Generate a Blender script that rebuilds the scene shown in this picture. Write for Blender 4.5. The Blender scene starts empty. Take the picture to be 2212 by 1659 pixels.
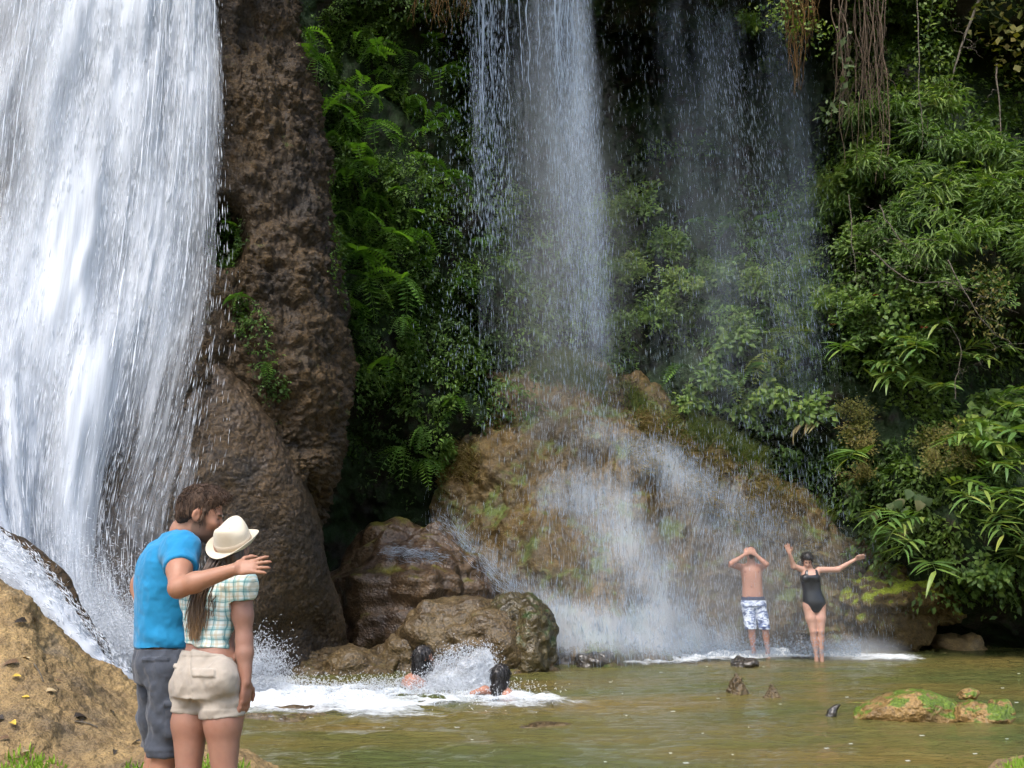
import bpy, math, random
import numpy as np
from mathutils import Vector, Matrix, Euler
random.seed(7)
RNG = np.random.default_rng(11)
R = math.radians
SC = bpy.context.scene
COL = SC.collection

# ------------------------------------------------------------------ camera
PITCH = R(10.71)
CAM = np.array([0.0, 0.0, 1.40])
cd = bpy.data.cameras.new('camera')
cd.lens = 35.0; cd.sensor_width = 36.0; cd.clip_end = 600; cd.clip_start = 0.05
cam = bpy.data.objects.new('camera', cd); COL.objects.link(cam)
cam.location = CAM; cam.rotation_euler = (R(90) + PITCH, 0, 0)
SC.camera = cam
# ------------------------------------------------------------------ sky and sun
SUN_EL, SUN_AZ = R(56), R(203)      # azimuth from +Y, clockwise: behind the camera, a little to its left
W = bpy.data.worlds.new('World'); SC.world = W; W.use_nodes = True
nt = W.node_tree; nt.nodes.clear()
sky = nt.nodes.new('ShaderNodeTexSky'); sky.sky_type = 'NISHITA'; sky.sun_disc = False
sky.sun_elevation = SUN_EL; sky.sun_rotation = SUN_AZ; sky.air_density = 1.0; sky.dust_density = 3.0; sky.ozone_density = 1.0
bg = nt.nodes.new('ShaderNodeBackground'); bg.inputs[1].default_value = 0.15
wo = nt.nodes.new('ShaderNodeOutputWorld')
nt.links.new(sky.outputs[0], bg.inputs[0]); nt.links.new(bg.outputs[0], wo.inputs[0])
sl = bpy.data.lights.new('sun', 'SUN'); sl.energy = 1.5; sl.angle = R(24); sl.color = (1.0, 0.975, 0.94)
sun = bpy.data.objects.new('sun', sl); COL.objects.link(sun)
sdir = Vector((math.sin(SUN_AZ) * math.cos(SUN_EL), math.cos(SUN_AZ) * math.cos(SUN_EL), math.sin(SUN_EL)))
sun.rotation_euler = sdir.to_track_quat('Z', 'Y').to_euler(); sun.location = sdir * 60
vs = SC.view_settings
vs.view_transform = 'Standard'; vs.look = 'None'; vs.exposure = 1.15; vs.gamma = 1.0; vs.use_curve_mapping = False
SC.render.engine = 'CYCLES'
cy = SC.cycles
cy.use_denoising = True; cy.use_adaptive_sampling = True; cy.adaptive_threshold = 0.04; cy.adaptive_min_samples = 12
cy.max_bounces = 4; cy.diffuse_bounces = 2; cy.glossy_bounces = 2; cy.transmission_bounces = 2
cy.transparent_max_bounces = 12; cy.volume_bounces = 1; cy.caustics_reflective = False; cy.caustics_refractive = False
cy.sample_clamp_indirect = 6

# ------------------------------------------------------------------ helpers
FD, CXD, CYD = 2212 * 35 / 36, 1106.0, 829.5       # the photograph seen 2212 x 1659
CP, SP_ = math.cos(PITCH), math.sin(PITCH)
def P(dx, dy, Y):
    """world point on the sight line of a spot of the photograph, at world depth Y"""
    u = (dx - CXD) / FD; v = (CYD - dy) / FD
    t = Y / (CP - v * SP_)
    return np.array([CAM[0] + u * t, Y, CAM[2] + (SP_ + v * CP) * t])
def PZ(dx, dy, z):
    """same, at world height z"""
    u = (dx - CXD) / FD; v = (CYD - dy) / FD
    t = (z - CAM[2]) / (SP_ + v * CP)
    return np.array([u * t, (CP - v * SP_) * t, z])
def proj(p):
    p = np.asarray(p, float) - CAM
    yc = p[..., 1] * CP + p[..., 2] * SP_
    zc = -p[..., 1] * SP_ + p[..., 2] * CP
    return CXD + FD * p[..., 0] / yc, CYD - FD * zc / yc

def _hash(ix, iy, iz, seed):
    h = (ix.astype(np.uint32) * np.uint32(374761393)) ^ (iy.astype(np.uint32) * np.uint32(668265263)) ^ (iz.astype(np.uint32) * np.uint32(2147483647 - 1274126177)) ^ np.uint32((seed * 974711 + 13) & 0xffffffff)
    h = (h ^ (h >> np.uint32(13))) * np.uint32(1274126177)
    h = (h ^ (h >> np.uint32(16))) * np.uint32(2246822519)
    h = h ^ (h >> np.uint32(15))
    return h.astype(np.float64) / 4294967295.0
def noise(p, seed=0):
    p = np.asarray(p, float); f = np.floor(p); i = f.astype(np.int64); t = p - f
    t = t * t * t * (t * (t * 6 - 15) + 10)
    out = 0
    for a in (0, 1):
        wx = t[..., 0] if a else 1 - t[..., 0]
        for b in (0, 1):
            wy = t[..., 1] if b else 1 - t[..., 1]
            for c in (0, 1):
                wz = t[..., 2] if c else 1 - t[..., 2]
                out = out + wx * wy * wz * _hash(i[..., 0] + a, i[..., 1] + b, i[..., 2] + c, seed)
    return out * 2 - 1
def fbm(p, octv=4, seed=0, gain=0.5, lac=2.03):
    s = 0; a = 1.0; p = np.asarray(p, float)
    for k in range(octv):
        s = s + a * noise(p, seed + k * 17); p = p * lac + 3.7; a *= gain
    return s
def worley(p, seed=0):
    p = np.asarray(p, float); f = np.floor(p).astype(np.int64); best = np.full(p.shape[:-1], 9.0)
    for a in (-1, 0, 1):
        for b in (-1, 0, 1):
            for c in (-1, 0, 1):
                q = f + np.array([a, b, c])
                o = np.stack([_hash(q[..., 0], q[..., 1], q[..., 2], seed + s) for s in (1, 2, 3)], -1)
                d = ((q + o - p) ** 2).sum(-1)
                best = np.minimum(best, d)
    return np.sqrt(best)
def sm(a, b, x):
    t = np.clip((x - a) / (b - a), 0, 1); return t * t * (3 - 2 * t)
def unit(v):
    v = np.asarray(v, float); return v / np.maximum(np.linalg.norm(v, axis=-1, keepdims=True), 1e-9)

def mesh_np(name, verts, faces, attrs=None, smooth=True, uv=None):
    """verts (n,3); faces (m,3) or (m,4) int array, or list of such arrays"""
    me = bpy.data.meshes.new(name)
    verts = np.ascontiguousarray(verts, dtype=np.float32)
    fl = faces if isinstance(faces, list) else [faces]
    fl = [np.ascontiguousarray(f, dtype=np.int32) for f in fl if len(f)]
    loops = np.concatenate([f.ravel() for f in fl]); tot = np.concatenate([np.full(len(f), f.shape[1], np.int32) for f in fl])
    start = np.concatenate([[0], np.cumsum(tot)[:-1]]).astype(np.int32)
    me.vertices.add(len(verts)); me.vertices.foreach_set('co', verts.ravel())
    me.loops.add(len(loops)); me.loops.foreach_set('vertex_index', loops)
    me.polygons.add(len(tot)); me.polygons.foreach_set('loop_start', start)
    if smooth: me.polygons.foreach_set('use_smooth', np.ones(len(tot), bool))
    if uv is not None:
        l = me.uv_layers.new(name='UVMap'); l.data.foreach_set('uv', np.ascontiguousarray(uv[loops], np.float32).ravel())
    for k, a in (attrs or {}).items():
        a = np.asarray(a, np.float32)
        if a.ndim == 1:
            at = me.attributes.new(k, 'FLOAT', 'POINT'); at.data.foreach_set('value', a)
        else:
            at = me.attributes.new(k, 'FLOAT_COLOR', 'POINT')
            if a.shape[1] == 3: a = np.concatenate([a, np.ones((len(a), 1), np.float32)], 1)
            at.data.foreach_set('color', np.ascontiguousarray(a).ravel())
    me.update(calc_edges=True)
    return me
def link(name, me, mat=None, parent=None, loc=None):
    o = bpy.data.objects.new(name, me)
    if mat is not None and me is not None and not len(me.materials): me.materials.append(mat)
    if parent is not None: o.parent = parent
    if loc is not None: o.location = loc
    COL.objects.link(o); return o
def tag(o, label=None, cat=None, group=None, kind=None):
    if label: o['label'] = label
    if cat: o['category'] = cat
    if group: o['group'] = group
    if kind: o['kind'] = kind
    return o
def empty(name, loc, rot=(0, 0, 0), s=1.0):
    o = bpy.data.objects.new(name, None); o.empty_display_size = 0.05
    o.location = loc; o.rotation_euler = rot; o.scale = (s, s, s)
    COL.objects.link(o); return o
def centred(verts, loc):
    return np.asarray(verts, float) - np.asarray(loc, float)

def _cr(c, n):
    """Catmull-Rom resample of c (k, ...) along axis 0 to n samples"""
    k = len(c); t = np.linspace(0, k - 1, n); i = np.clip(np.floor(t).astype(int), 0, k - 2); f = t - i
    f = f.reshape((-1,) + (1,) * (c.ndim - 1))
    g = lambda j: c[np.clip(j, 0, k - 1)]
    p0, p1, p2, p3 = g(i - 1), g(i), g(i + 1), g(i + 2)
    p0 = np.where((i == 0).reshape(f.shape), 2 * p1 - p2, p0); p3 = np.where((i + 2 > k - 1).reshape(f.shape), 2 * p2 - p1, p3)
    return 0.5 * ((2 * p1) + (-p0 + p2) * f + (2 * p0 - 5 * p1 + 4 * p2 - p3) * f ** 2 + (-p0 + 3 * p1 - 3 * p2 + p3) * f ** 3)
def loft(ctrl, nv, nu):
    c = np.asarray(ctrl, float)
    return np.swapaxes(_cr(np.swapaxes(_cr(c, nv), 0, 1), nu), 0, 1)
def grid_normals(G):
    n = unit(np.cross(np.gradient(G, axis=1), np.gradient(G, axis=0)))
    if ((CAM - G) * n).sum(-1).mean() < 0: n = -n
    return n
def grid_faces(nv, nu):
    a = (np.arange(nv - 1)[:, None] * nu + np.arange(nu - 1)[None]).ravel()
    return np.stack([a, a + 1, a + nu + 1, a + nu], 1)
def grid_mesh(name, G, attrs=None, uv=None):
    nv, nu = G.shape[:2]
    return mesh_np(name, G.reshape(-1, 3), grid_faces(nv, nu), attrs, uv=None if uv is None else uv.reshape(-1, 2))

# ------------------------------------------------------------------ materials
class NT:
    def __init__(s, name):
        s.m = bpy.data.materials.new(name); s.m.use_nodes = True; s.t = s.m.node_tree; s.t.nodes.clear()
        s.out = s.n('ShaderNodeOutputMaterial')
    def n(s, typ, **kw):
        nd = s.t.nodes.new(typ)
        for k, v in kw.items():
            if isinstance(k, str) and hasattr(nd, k): setattr(nd, k, v)
        return nd
    def set(s, sock, v):
        if isinstance(v, bpy.types.NodeSocket): s.t.links.new(v, sock)
        elif v is not None:
            if sock.type == 'RGBA' and not isinstance(v, (int, float)) and len(v) == 3: v = (*v, 1)
            sock.default_value = v
    def noise(s, vec, scale, detail=4, rough=0.55, dist=0.0):
        nd = s.n('ShaderNodeTexNoise'); s.set(nd.inputs['Vector'], vec); nd.inputs['Scale'].default_value = scale
        nd.inputs['Detail'].default_value = detail; nd.inputs['Roughness'].default_value = rough; nd.inputs['Distortion'].default_value = dist
        return nd.outputs['Fac']
    def vor(s, vec, scale, feature='F1'):
        nd = s.n('ShaderNodeTexVoronoi', feature=feature); s.set(nd.inputs['Vector'], vec); nd.inputs['Scale'].default_value = scale
        return nd.outputs['Distance']
    def ramp(s, fac, stops):
        nd = s.n('ShaderNodeValToRGB'); e = nd.color_ramp.elements
        while len(e) > 1: e.remove(e[-1])
        for i, (p, c) in enumerate(stops):
            el = e[0] if i == 0 else e.new(p)
            el.position = p; el.color = (*c, 1) if not isinstance(c, (int, float)) else (c, c, c, 1)
        s.set(nd.inputs[0], fac); return nd.outputs[0]
    def math(s, op, a, b=None, clamp=False):
        nd = s.n('ShaderNodeMath', operation=op); nd.use_clamp = clamp
        s.set(nd.inputs[0], a)
        if b is not None: s.set(nd.inputs[1], b)
        return nd.outputs[0]
    def mix(s, fac, a, b, blend='MIX'):
        nd = s.n('ShaderNodeMix', data_type='RGBA', blend_type=blend)
        s.set(nd.inputs[0], fac); s.set(nd.inputs[6], a); s.set(nd.inputs[7], b); return nd.outputs[2]
    def maprange(s, v, a, b, c=0.0, d=1.0):
        nd = s.n('ShaderNodeMapRange'); s.set(nd.inputs[0], v)
        for k, x in zip((1, 2, 3, 4), (a, b, c, d)): nd.inputs[k].default_value = x
        return nd.outputs[0]
    def coord(s, which='Object'):
        return s.n('ShaderNodeTexCoord').outputs[which]
    def mapping(s, vec, scale=(1, 1, 1), rot=(0, 0, 0)):
        nd = s.n('ShaderNodeMapping'); s.set(nd.inputs[0], vec); nd.inputs['Scale'].default_value = scale; nd.inputs['Rotation'].default_value = rot
        return nd.outputs[0]
    def attr(s, name, out='Fac'):
        nd = s.n('ShaderNodeAttribute'); nd.attribute_name = name; return nd.outputs[out]
    def bump(s, h, strength=0.5, dist=0.02, normal=None):
        nd = s.n('ShaderNodeBump'); s.set(nd.inputs['Height'], h); nd.inputs['Strength'].default_value = strength; nd.inputs['Distance'].default_value = dist
        if normal is not None: s.set(nd.inputs['Normal'], normal)
        return nd.outputs[0]
    def bsdf(s, color, rough=0.6, normal=None, spec=0.5, **kw):
        nd = s.n('ShaderNodeBsdfPrincipled'); s.set(nd.inputs['Base Color'], color); s.set(nd.inputs['Roughness'], rough)
        nd.inputs['Specular IOR Level'].default_value = spec
        if normal is not None: s.set(nd.inputs['Normal'], normal)
        for k, v in kw.items(): s.set(nd.inputs[k.replace('_', ' ')], v)
        return nd.outputs[0]
    def surf(s, sh):
        s.t.links.new(sh, s.out.inputs['Surface']); return s.m

def mat_rock(name, cols, moss=None, moss_lo=0.55, moss_hi=0.7, up=0.35, rough=0.55, bump=0.7, sc=1.0, grain=27.0, speck=0.35, spec=0.4):
    T = NT(name); c = T.coord()
    big = T.noise(c, 0.9 * sc, 3, 0.62); mid = T.noise(c, 5.5 * sc, 3, 0.65); fine = T.noise(c, grain, 2, 0.7)
    k = len(cols)
    col = T.ramp(big, [(0.30 + 0.42 * i / (k - 1), cc) for i, cc in enumerate(cols)])
    col = T.mix(T.maprange(mid, 0.35, 0.7), T.mix(1.0, col, (0.55, 0.53, 0.52), 'MULTIPLY'), col)
    col = T.mix(T.maprange(fine, 0.42, 0.68, 0.0, speck), col, T.mix(1.0, col, (2.3, 2.2, 2.0), 'MULTIPLY'))
    col = T.mix(T.maprange(fine, 0.45, 0.3, 0.0, 0.7), col, T.mix(1.0, col, (0.3, 0.3, 0.3), 'MULTIPLY'))
    if moss is not None:
        g = T.n('ShaderNodeNewGeometry'); sx = T.n('ShaderNodeSeparateXYZ'); T.set(sx.inputs[0], g.outputs['Normal'])
        mk = T.math('ADD', T.noise(c, 1.7 * sc, 3, 0.65), T.math('MULTIPLY', sx.outputs[2], up))
        mk = T.math('ADD', mk, T.math('MULTIPLY', T.math('SUBTRACT', mid, 0.5), 0.5))
        mcol = T.ramp(fine, [(0.3, tuple(x * 0.45 for x in moss)), (0.6, moss), (0.75, tuple(x * 1.6 for x in moss))])
        col = T.mix(T.maprange(mk, moss_lo, moss_hi), col, mcol)
    h = T.math('ADD', T.noise(c, grain * 0.45, 1, 0.5), T.math('MULTIPLY', T.noise(c, grain, 1, 0.6), 0.6))
    return T.surf(T.bsdf(col, T.maprange(mid, 0.3, 0.7, rough - 0.13, rough + 0.13), T.bump(h, bump, 0.035), spec))

def mat_leaf(name, ramp, rough=0.42, trans=0.3, use_attr=False, spec=0.45, var=0.5):
    """leaf: colour by a per-plant random number and a per-leaf one"""
    T = NT(name); c = T.coord()
    oi = T.n('ShaderNodeObjectInfo').outputs['Random']
    r = T.attr('rnd') if use_attr else oi
    if use_attr:
        r = T.math('ADD', T.math('MULTIPLY', r, 1 - 0.3), T.math('MULTIPLY', oi, 0.3))
    r = T.math('ADD', r, T.math('MULTIPLY', T.math('SUBTRACT', T.noise(c, 6, 2), 0.5), var * 0.6))
    k = len(ramp); col = T.ramp(r, [(i / (k - 1), cc) for i, cc in enumerate(ramp)])
    p = T.bsdf(col, rough + .1, None, spec * .7)
    tr = T.n('ShaderNodeBsdfTranslucent'); T.set(tr.inputs[0], T.mix(1.0, col, (1.3, 1.5, 0.5), 'MULTIPLY'))
    mx = T.n('ShaderNodeMixShader'); mx.inputs[0].default_value = trans
    T.t.links.new(p, mx.inputs[1]); T.t.links.new(tr.outputs[0], mx.inputs[2])
    return T.surf(mx.outputs[0])
def mat_plain(name, col, rough=0.6, spec=0.4, nscale=12, namt=0.35, bump=0.0, **kw):
    T = NT(name); c = T.coord(); n = T.noise(c, nscale, 5, 0.6)
    cc = T.mix(T.maprange(n, 0.3, 0.7), tuple(x * (1 - namt) for x in col), tuple(min(1, x * (1 + namt)) for x in col))
    return T.surf(T.bsdf(cc, rough, T.bump(n, bump, 0.02) if bump else None, spec, **kw))

def streak_mesh(name, pos, dirs, length, rad):
    """many long thin drops in one mesh: each a three-sided spindle"""
    pos = np.asarray(pos, float); n = len(pos); d = unit(dirs)
    a = unit(np.cross(d, RNG.normal(size=(n, 3)))); b = np.cross(d, a)
    L = (np.zeros(n) + length)[:, None]; r = (np.zeros(n) + rad)[:, None]
    V = np.empty((n, 5, 3)); V[:, 0] = pos - d * L * 0.5; V[:, 4] = pos + d * L * 0.5
    mid = pos + d * L * 0.12
    for k in range(3):
        an = 2 * math.pi * k / 3; V[:, 1 + k] = mid + (a * math.cos(an) + b * math.sin(an)) * r
    base = (np.arange(n) * 5)[:, None]
    F = np.concatenate([base + np.array([[0, 1, 2]]), base + np.array([[0, 2, 3]]), base + np.array([[0, 3, 1]]),
                        base + np.array([[4, 2, 1]]), base + np.array([[4, 3, 2]]), base + np.array([[4, 1, 3]])])
    return mesh_np(name, V.reshape(-1, 3), F)
def tube_np(pts, rad, sides=5):
    """verts, quads of a tube along pts (n,3) with radii (n,)"""
    pts = np.asarray(pts, float); n = len(pts); rad = np.zeros(n) + rad
    t = unit(np.gradient(pts, axis=0)); ref = np.array([0.31, 0.17, 0.93])
    a = unit(np.cross(t, ref)); b = np.cross(t, a); an = np.linspace(0, 2 * math.pi, sides, endpoint=False)
    V = pts[:, None] + (a[:, None] * np.cos(an)[None, :, None] + b[:, None] * np.sin(an)[None, :, None]) * rad[:, None, None]
    i = np.arange(n - 1)[:, None] * sides; j = np.arange(sides)[None]; k = (j + 1) % sides
    F = np.stack([i + j, i + k, i + sides + k, i + sides + j], -1).reshape(-1, 4)
    return V.reshape(-1, 3), F
def merge(parts):
    """parts: list of (verts, faces) with equal face size -> one pair"""
    vs_, fs_, o = [], [], 0
    for v, f in parts:
        vs_.append(v); fs_.append(np.asarray(f) + o); o += len(v)
    return np.concatenate(vs_), np.concatenate(fs_)
# ================================================================== terrain
M = {}
M['travertine'] = mat_rock('brown_travertine', [(0.0136, 0.0096, 0.0050), (0.0300, 0.0192, 0.0079), (0.0436, 0.0269, 0.0097), (0.0272, 0.0207, 0.0122)],
                           moss=(0.05, 0.07, 0.012), moss_lo=0.70, moss_hi=0.82, up=0.1, rough=0.72, bump=1.0, speck=0.8, spec=0.3)
M['apron'] = mat_rock('granular_travertine', [(0.0206, 0.0156, 0.0110), (0.0350, 0.0243, 0.0139), (0.0540, 0.0342, 0.0153), (0.0318, 0.0259, 0.0201)],
                      rough=0.62, bump=0.8, grain=26, speck=0.9, spec=0.35)
M['cliff'] = mat_rock('dark_cliff_rock', [(0.010, 0.010, 0.008), (0.020, 0.018, 0.012), (0.034, 0.027, 0.016)], moss=(0.014, 0.028, 0.007), moss_lo=0.34, moss_hi=0.5, up=0.1, rough=0.75, spec=0.2)
M['mound'] = mat_rock('ochre_travertine', [(0.0456, 0.0329, 0.0133), (0.0748, 0.0502, 0.0147), (0.1102, 0.0690, 0.0166), (0.0670, 0.0502, 0.0196)],
                      moss=(0.07, 0.095, 0.015), moss_lo=0.58, moss_hi=0.74, up=0.14, rough=0.68, speck=0.35)
M['bank'] = mat_rock('sandy_bank_rock', [(0.1387, 0.1003, 0.0529), (0.2312, 0.1565, 0.0665), (0.2928, 0.2006, 0.0853), (0.1849, 0.1525, 0.1066)],
                     moss=(0.16, 0.15, 0.03), moss_lo=0.78, moss_hi=0.9, up=0.05, rough=0.75, bump=0.6, grain=60, speck=0.25, sc=1.6)
M['boulder'] = mat_rock('tawny_boulder', [(0.0539, 0.0364, 0.0205), (0.0919, 0.0650, 0.0287), (0.0697, 0.0477, 0.0233)],
                        moss=(0.085, 0.085, 0.015), moss_lo=0.72, moss_hi=0.86, up=0.12, rough=0.5, bump=0.9, grain=30, speck=0.6)
M['darkrock'] = mat_rock('wet_dark_rock', [(0.0200, 0.0184, 0.0160), (0.0400, 0.0352, 0.0280), (0.0600, 0.0480, 0.0336)], rough=0.3, bump=0.6, spec=0.6)
M['bed'] = mat_plain('river_bed', (0.16, 0.115, 0.05), 0.9, 0.2, 0.7, 0.4)

def rows_px(rows):
    """rows of (dx, dy, Y) -> control net"""
    return np.array([[P(*q) if len(q) == 3 else np.array(q[:3]) for q in r] for r in rows])
def W4(x, y, z): return (x, y, z, 0)          # a control point given in world metres

LOFT = {}
def terrain(name, ctrl, nv, nu, mat, disp, label=None, cat=None, kind=None):
    G0 = loft(ctrl, nv, nu); N = grid_normals(G0)
    G = G0 + N * disp(G0)[..., None] if disp else G0
    o = link(name, grid_mesh(name, G), mat)
    if label: tag(o, label, cat)
    if kind: tag(o, kind=kind)
    LOFT[name] = (G, grid_normals(G))
    return o

# river bed under everything
g = np.array([-160, -60, -20, -8, 0, 8, 20, 40, 160.0])
X, Y = np.meshgrid(g, g); BED = np.stack([X, Y, np.full_like(X, -0.75)], -1)
tag(link('river_bed', grid_mesh('river_bed', BED), M['bed']), kind='structure')

# -- back cliff: recess with an overhanging lip above the picture
def nod(p, s, seed): return np.clip(0.75 - worley(p * s, seed), -0.2, 0.75)
xs = [560, 680, 800, 920, 1050, 1250, 1500, 1720, 1850, 1960, 2080, 2220, 2500]
def crow(y, ds): return [(x, y, d) for x, d in zip(xs, ds)]
def cz(z, ds, dy=0): return [W4((x - CXD) / FD * d * 1.0, d, z) for x, d in zip(xs, ds)]
rows = [
    cz(24, [17.6, 17.6, 17.8, 18.0, 17.4, 16.8, 16.8, 16.8, 17.2, 17.6, 17.6, 17.6, 16.5]),
    cz(15.5, [17.6, 17.7, 17.9, 18.1, 17.6, 17.2, 17.2, 17.2, 17.4, 17.8, 18, 18, 17]),
    cz(13.2, [17.6, 17.8, 18.0, 18.2, 18.0, 17.8, 17.8, 17.6, 17.6, 18.0, 18.6, 18.8, 17.8]),
    cz(12.6, [17.6, 17.9, 18.2, 18.6, 18.9, 19.2, 19.3, 18.8, 18.4, 18.8, 19.6, 19.8, 18.5]),
    crow(60, [17.6, 18.1, 18.6, 19.2, 20.0, 21, 21.2, 20.4, 19.3, 19.4, 20.6, 20.8, 19]),
    crow(250, [17.4, 17.9, 18.4, 19.0, 20.0, 21.2, 21.4, 20.8, 19.4, 19.0, 19.8, 20.6, 19]),
    crow(430, [17.4, 17.9, 18.3, 18.8, 19.8, 21.2, 21.3, 20.8, 19.4, 18.4, 18.4, 18.6, 17.6]),
    crow(620, [17.4, 17.9, 18.3, 18.6, 19.4, 20.8, 20.8, 20.4, 19.2, 18.3, 18.0, 17.9, 17.0]),
    crow(780, [17.5, 18.0, 18.4, 18.7, 19.3, 20.4, 20.2, 19.8, 18.9, 18.5, 19.4, 19.6, 18.0]),
    crow(920, [17.7, 18.4, 18.8, 18.9, 19.3, 20.2, 20.0, 19.5, 18.7, 18.0, 18.4, 18.4, 17.4]),
    crow(1080, [18.2, 19.4, 19.8, 19.6, 19.6, 20.2, 20.0, 19.5, 18.8, 17.6, 17.3, 17.2, 16.6]),
    crow(1260, [18.4, 19.6, 20.0, 19.8, 19.8, 20.2, 20.2, 20.0, 19.2, 18.3, 17.6, 17.4, 16.8]),
    crow(1345, [18.4, 19.6, 20.0, 20.0, 20.0, 20.4, 20.4, 20.2, 19.8, 19.6, 19.2, 18.8, 18.0]),
    cz(-0.5, [18, 19.4, 20, 20, 20, 20.4, 20.4, 20.4, 20.0, 20.0, 19.8, 19.6, 19.0]),
]
terrain('cliff', rows_px(rows), 340, 460, M['cliff'],
        lambda p: 0.32 * fbm(p * 0.7, 4, 5) + 0.20 * nod(p, 1.6, 3) + 0.06 * fbm(p * 5, 3, 9), kind='structure')

# -- wall under the main fall, with the brown buttress at its right edge
ys = [-900, -350, -60, 150, 300, 500, 650, 850, 960, 1040, 1120, 1300]
edge = [480, 545, 582, 650, 684, 702, 708, 722, 712, 700, 660, 610]
rows = []
for y, e in zip(ys, edge):
    k = 1.3 * max(0, (1000 - y) / 1000) ** 1.2
    b = 0.6 if y > 1080 else 0.0
    rows.append([(-420, y, 11.8 + k), (-150, y, 12.0 + k), (100, y, 12.4 + k), (300, y, 12.9 + k), (440, y, 13.4 + k), (500, y, 13.6 + k + 0.1),
                 (e - 130, y, 13.85 + k + b), (e - 45, y, 14.25 + k + b), (e, y, 15.0 + k + b), (e - 6, y, 16.4 + k), (e - 40, y, 18.6 + k)])
def butt_disp(p):
    dx, dy = proj(p)
    rough_ = sm(440, 560, dx)
    pocket = sm(60, 20, np.hypot((dx - 490) / 1.0, (dy - 510) / 1.6)) * 0.55
    n = 0.20 * fbm(p * 0.9, 3, 21) + (0.03 + 0.18 * rough_) * nod(p * [1, 1, 0.75], 2.1, 31) + (0.02 + 0.11 * rough_) * nod(p, 5.0, 33) + (0.025 + .09 * rough_) * nod(p, 11, 36) + (.025 + .05 * rough_) * nod(p, 20, 37)
    return n - pocket
terrain('rock_buttress', rows_px(rows), 430, 330, M['travertine'], butt_disp,
        'knobbly brown travertine buttress rising beside the big left waterfall', 'rock face')

# -- smooth granular apron at the foot of the main fall
rows = []
for y, e, de in ((640, 450, 13.9), (745, 475, 13.75), (850, 548, 13.7), (960, 598, 13.75), (1060, 648, 13.9), (1180, 690, 14.2), (1300, 728, 14.7), (1390, 752, 15.2)):
    q = (y - 640) / 750
    rows.append([(-420, y, 11.9 - 1.9 * q), (-100, y, 12.3 - 1.7 * q), (150, y, 12.9 - 1.6 * q), (300, y, 13.2 - 1.2 * q), (e - 110, y, de - 0.25 - 0.3 * q),
                 (e - 35, y, de - 0.05), (e, y, de + 0.35), (e - 4, y, de + 1.0), (e - 30, y, de + 2.2)])
rows.append([W4(-6.6, 9.4, -0.5), W4(-5.2, 9.8, -0.5), W4(-4.6, 10.6, -0.5), W4(-4.0, 11.4, -0.5), W4(-3.2, 13.6, -0.5), W4(-2.75, 14.9, -0.5), W4(-2.6, 15.7, -0.5), W4(-2.7, 16.4, -0.5), W4(-3.0, 17.5, -0.5)])
def apron_disp(p):
    dx, dy = proj(p)
    return 0.10 * fbm(p * [0.9, 0.9, 0.5], 3, 41) + 0.03 * nod(p, 3.0, 43) + 0.03 * nod(p, 9, 44) + 0.022 * nod(p, 22, 46)
terrain('rock_apron', rows_px(rows), 300, 260, M['apron'], apron_disp,
        'smooth dark brown sloping rock apron behind the couple, at the waterfall foot', 'rock face')

# -- travertine mound under the central fall
rows = [
    [(1000, 800, 20.4), (1060, 770, 20.4), (1180, 770, 20.4), (1300, 800, 20.4), (1450, 850, 20.4), (1600, 930, 20.3), (1740, 1040, 20.2), (1880, 1150, 20.2), (1990, 1210, 20.2)],
    [(985, 850, 19.9), (1060, 800, 19.5), (1180, 830, 19.3), (1300, 850, 19.2), (1450, 880, 19.3), (1590, 960, 19.2), (1730, 1070, 19.1), (1870, 1180, 19.1), (1990, 1240, 19.4)],
    [(965, 930, 19.4), (1050, 880, 19.0), (1170, 900, 18.8), (1300, 910, 18.7), (1450, 940, 18.8), (1580, 1010, 18.8), (1720, 1110, 18.8), (1860, 1210, 18.8), (1990, 1270, 19.3)],
    [(940, 1060, 19.0), (1035, 1020, 18.6), (1160, 1000, 18.3), (1300, 980, 18.2), (1440, 1010, 18.3), (1570, 1070, 18.5), (1705, 1150, 18.6), (1850, 1235, 18.8), (1990, 1290, 19.4)],
    [(930, 1160, 18.8), (1020, 1130, 18.3), (1150, 1100, 17.9), (1300, 1080, 17.7), (1440, 1100, 17.9), (1560, 1150, 18.3), (1695, 1210, 18.6), (1840, 1280, 18.9), (1980, 1320, 19.6)],
    [(925, 1260, 18.6), (1010, 1240, 18.0), (1150, 1220, 17.3), (1300, 1220, 17.0), (1430, 1220, 17.3), (1550, 1250, 18.0), (1690, 1290, 18.5), (1835, 1320, 18.9), (1970, 1350, 19.7)],
    [(925, 1340, 18.4), (1010, 1330, 17.8), (1150, 1330, 16.8), (1300, 1330, 16.4), (1430, 1330, 16.8), (1550, 1340, 17.7), (1690, 1350, 18.3), (1830, 1360, 18.9), (1960, 1370, 19.6)],
    [W4(-1.6, 18.2, -.5), W4(-0.7, 17.0, -.5), W4(0.4, 15.9, -.5), W4(1.5, 15.6, -.5), W4(2.5, 16.2, -.5), W4(3.7, 17.5, -.5), W4(4.9, 18.2, -.5), W4(6.3, 18.9, -.5), W4(7.7, 19.6, -.5)],
]
def mound_disp(p):
    dx, dy = proj(p)
    ribs = noise(np.stack([p[..., 0] * 1.5, p[..., 1] * 0.5, p[..., 2] * 0.45], -1), 52)
    return 0.22 * fbm(p * 0.8, 3, 51) + 0.16 * ribs + 0.22 * nod(p * [1, 1, 0.7], 1.9, 53) + 0.07 * nod(p, 5, 54) + 0.03 * fbm(p * 9, 3, 55)
terrain('travertine_mound', rows_px(rows), 300, 380, M['mound'], mound_disp,
        'wide ochre travertine mound under the central fall, water veiling its face', 'rock mound')

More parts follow.
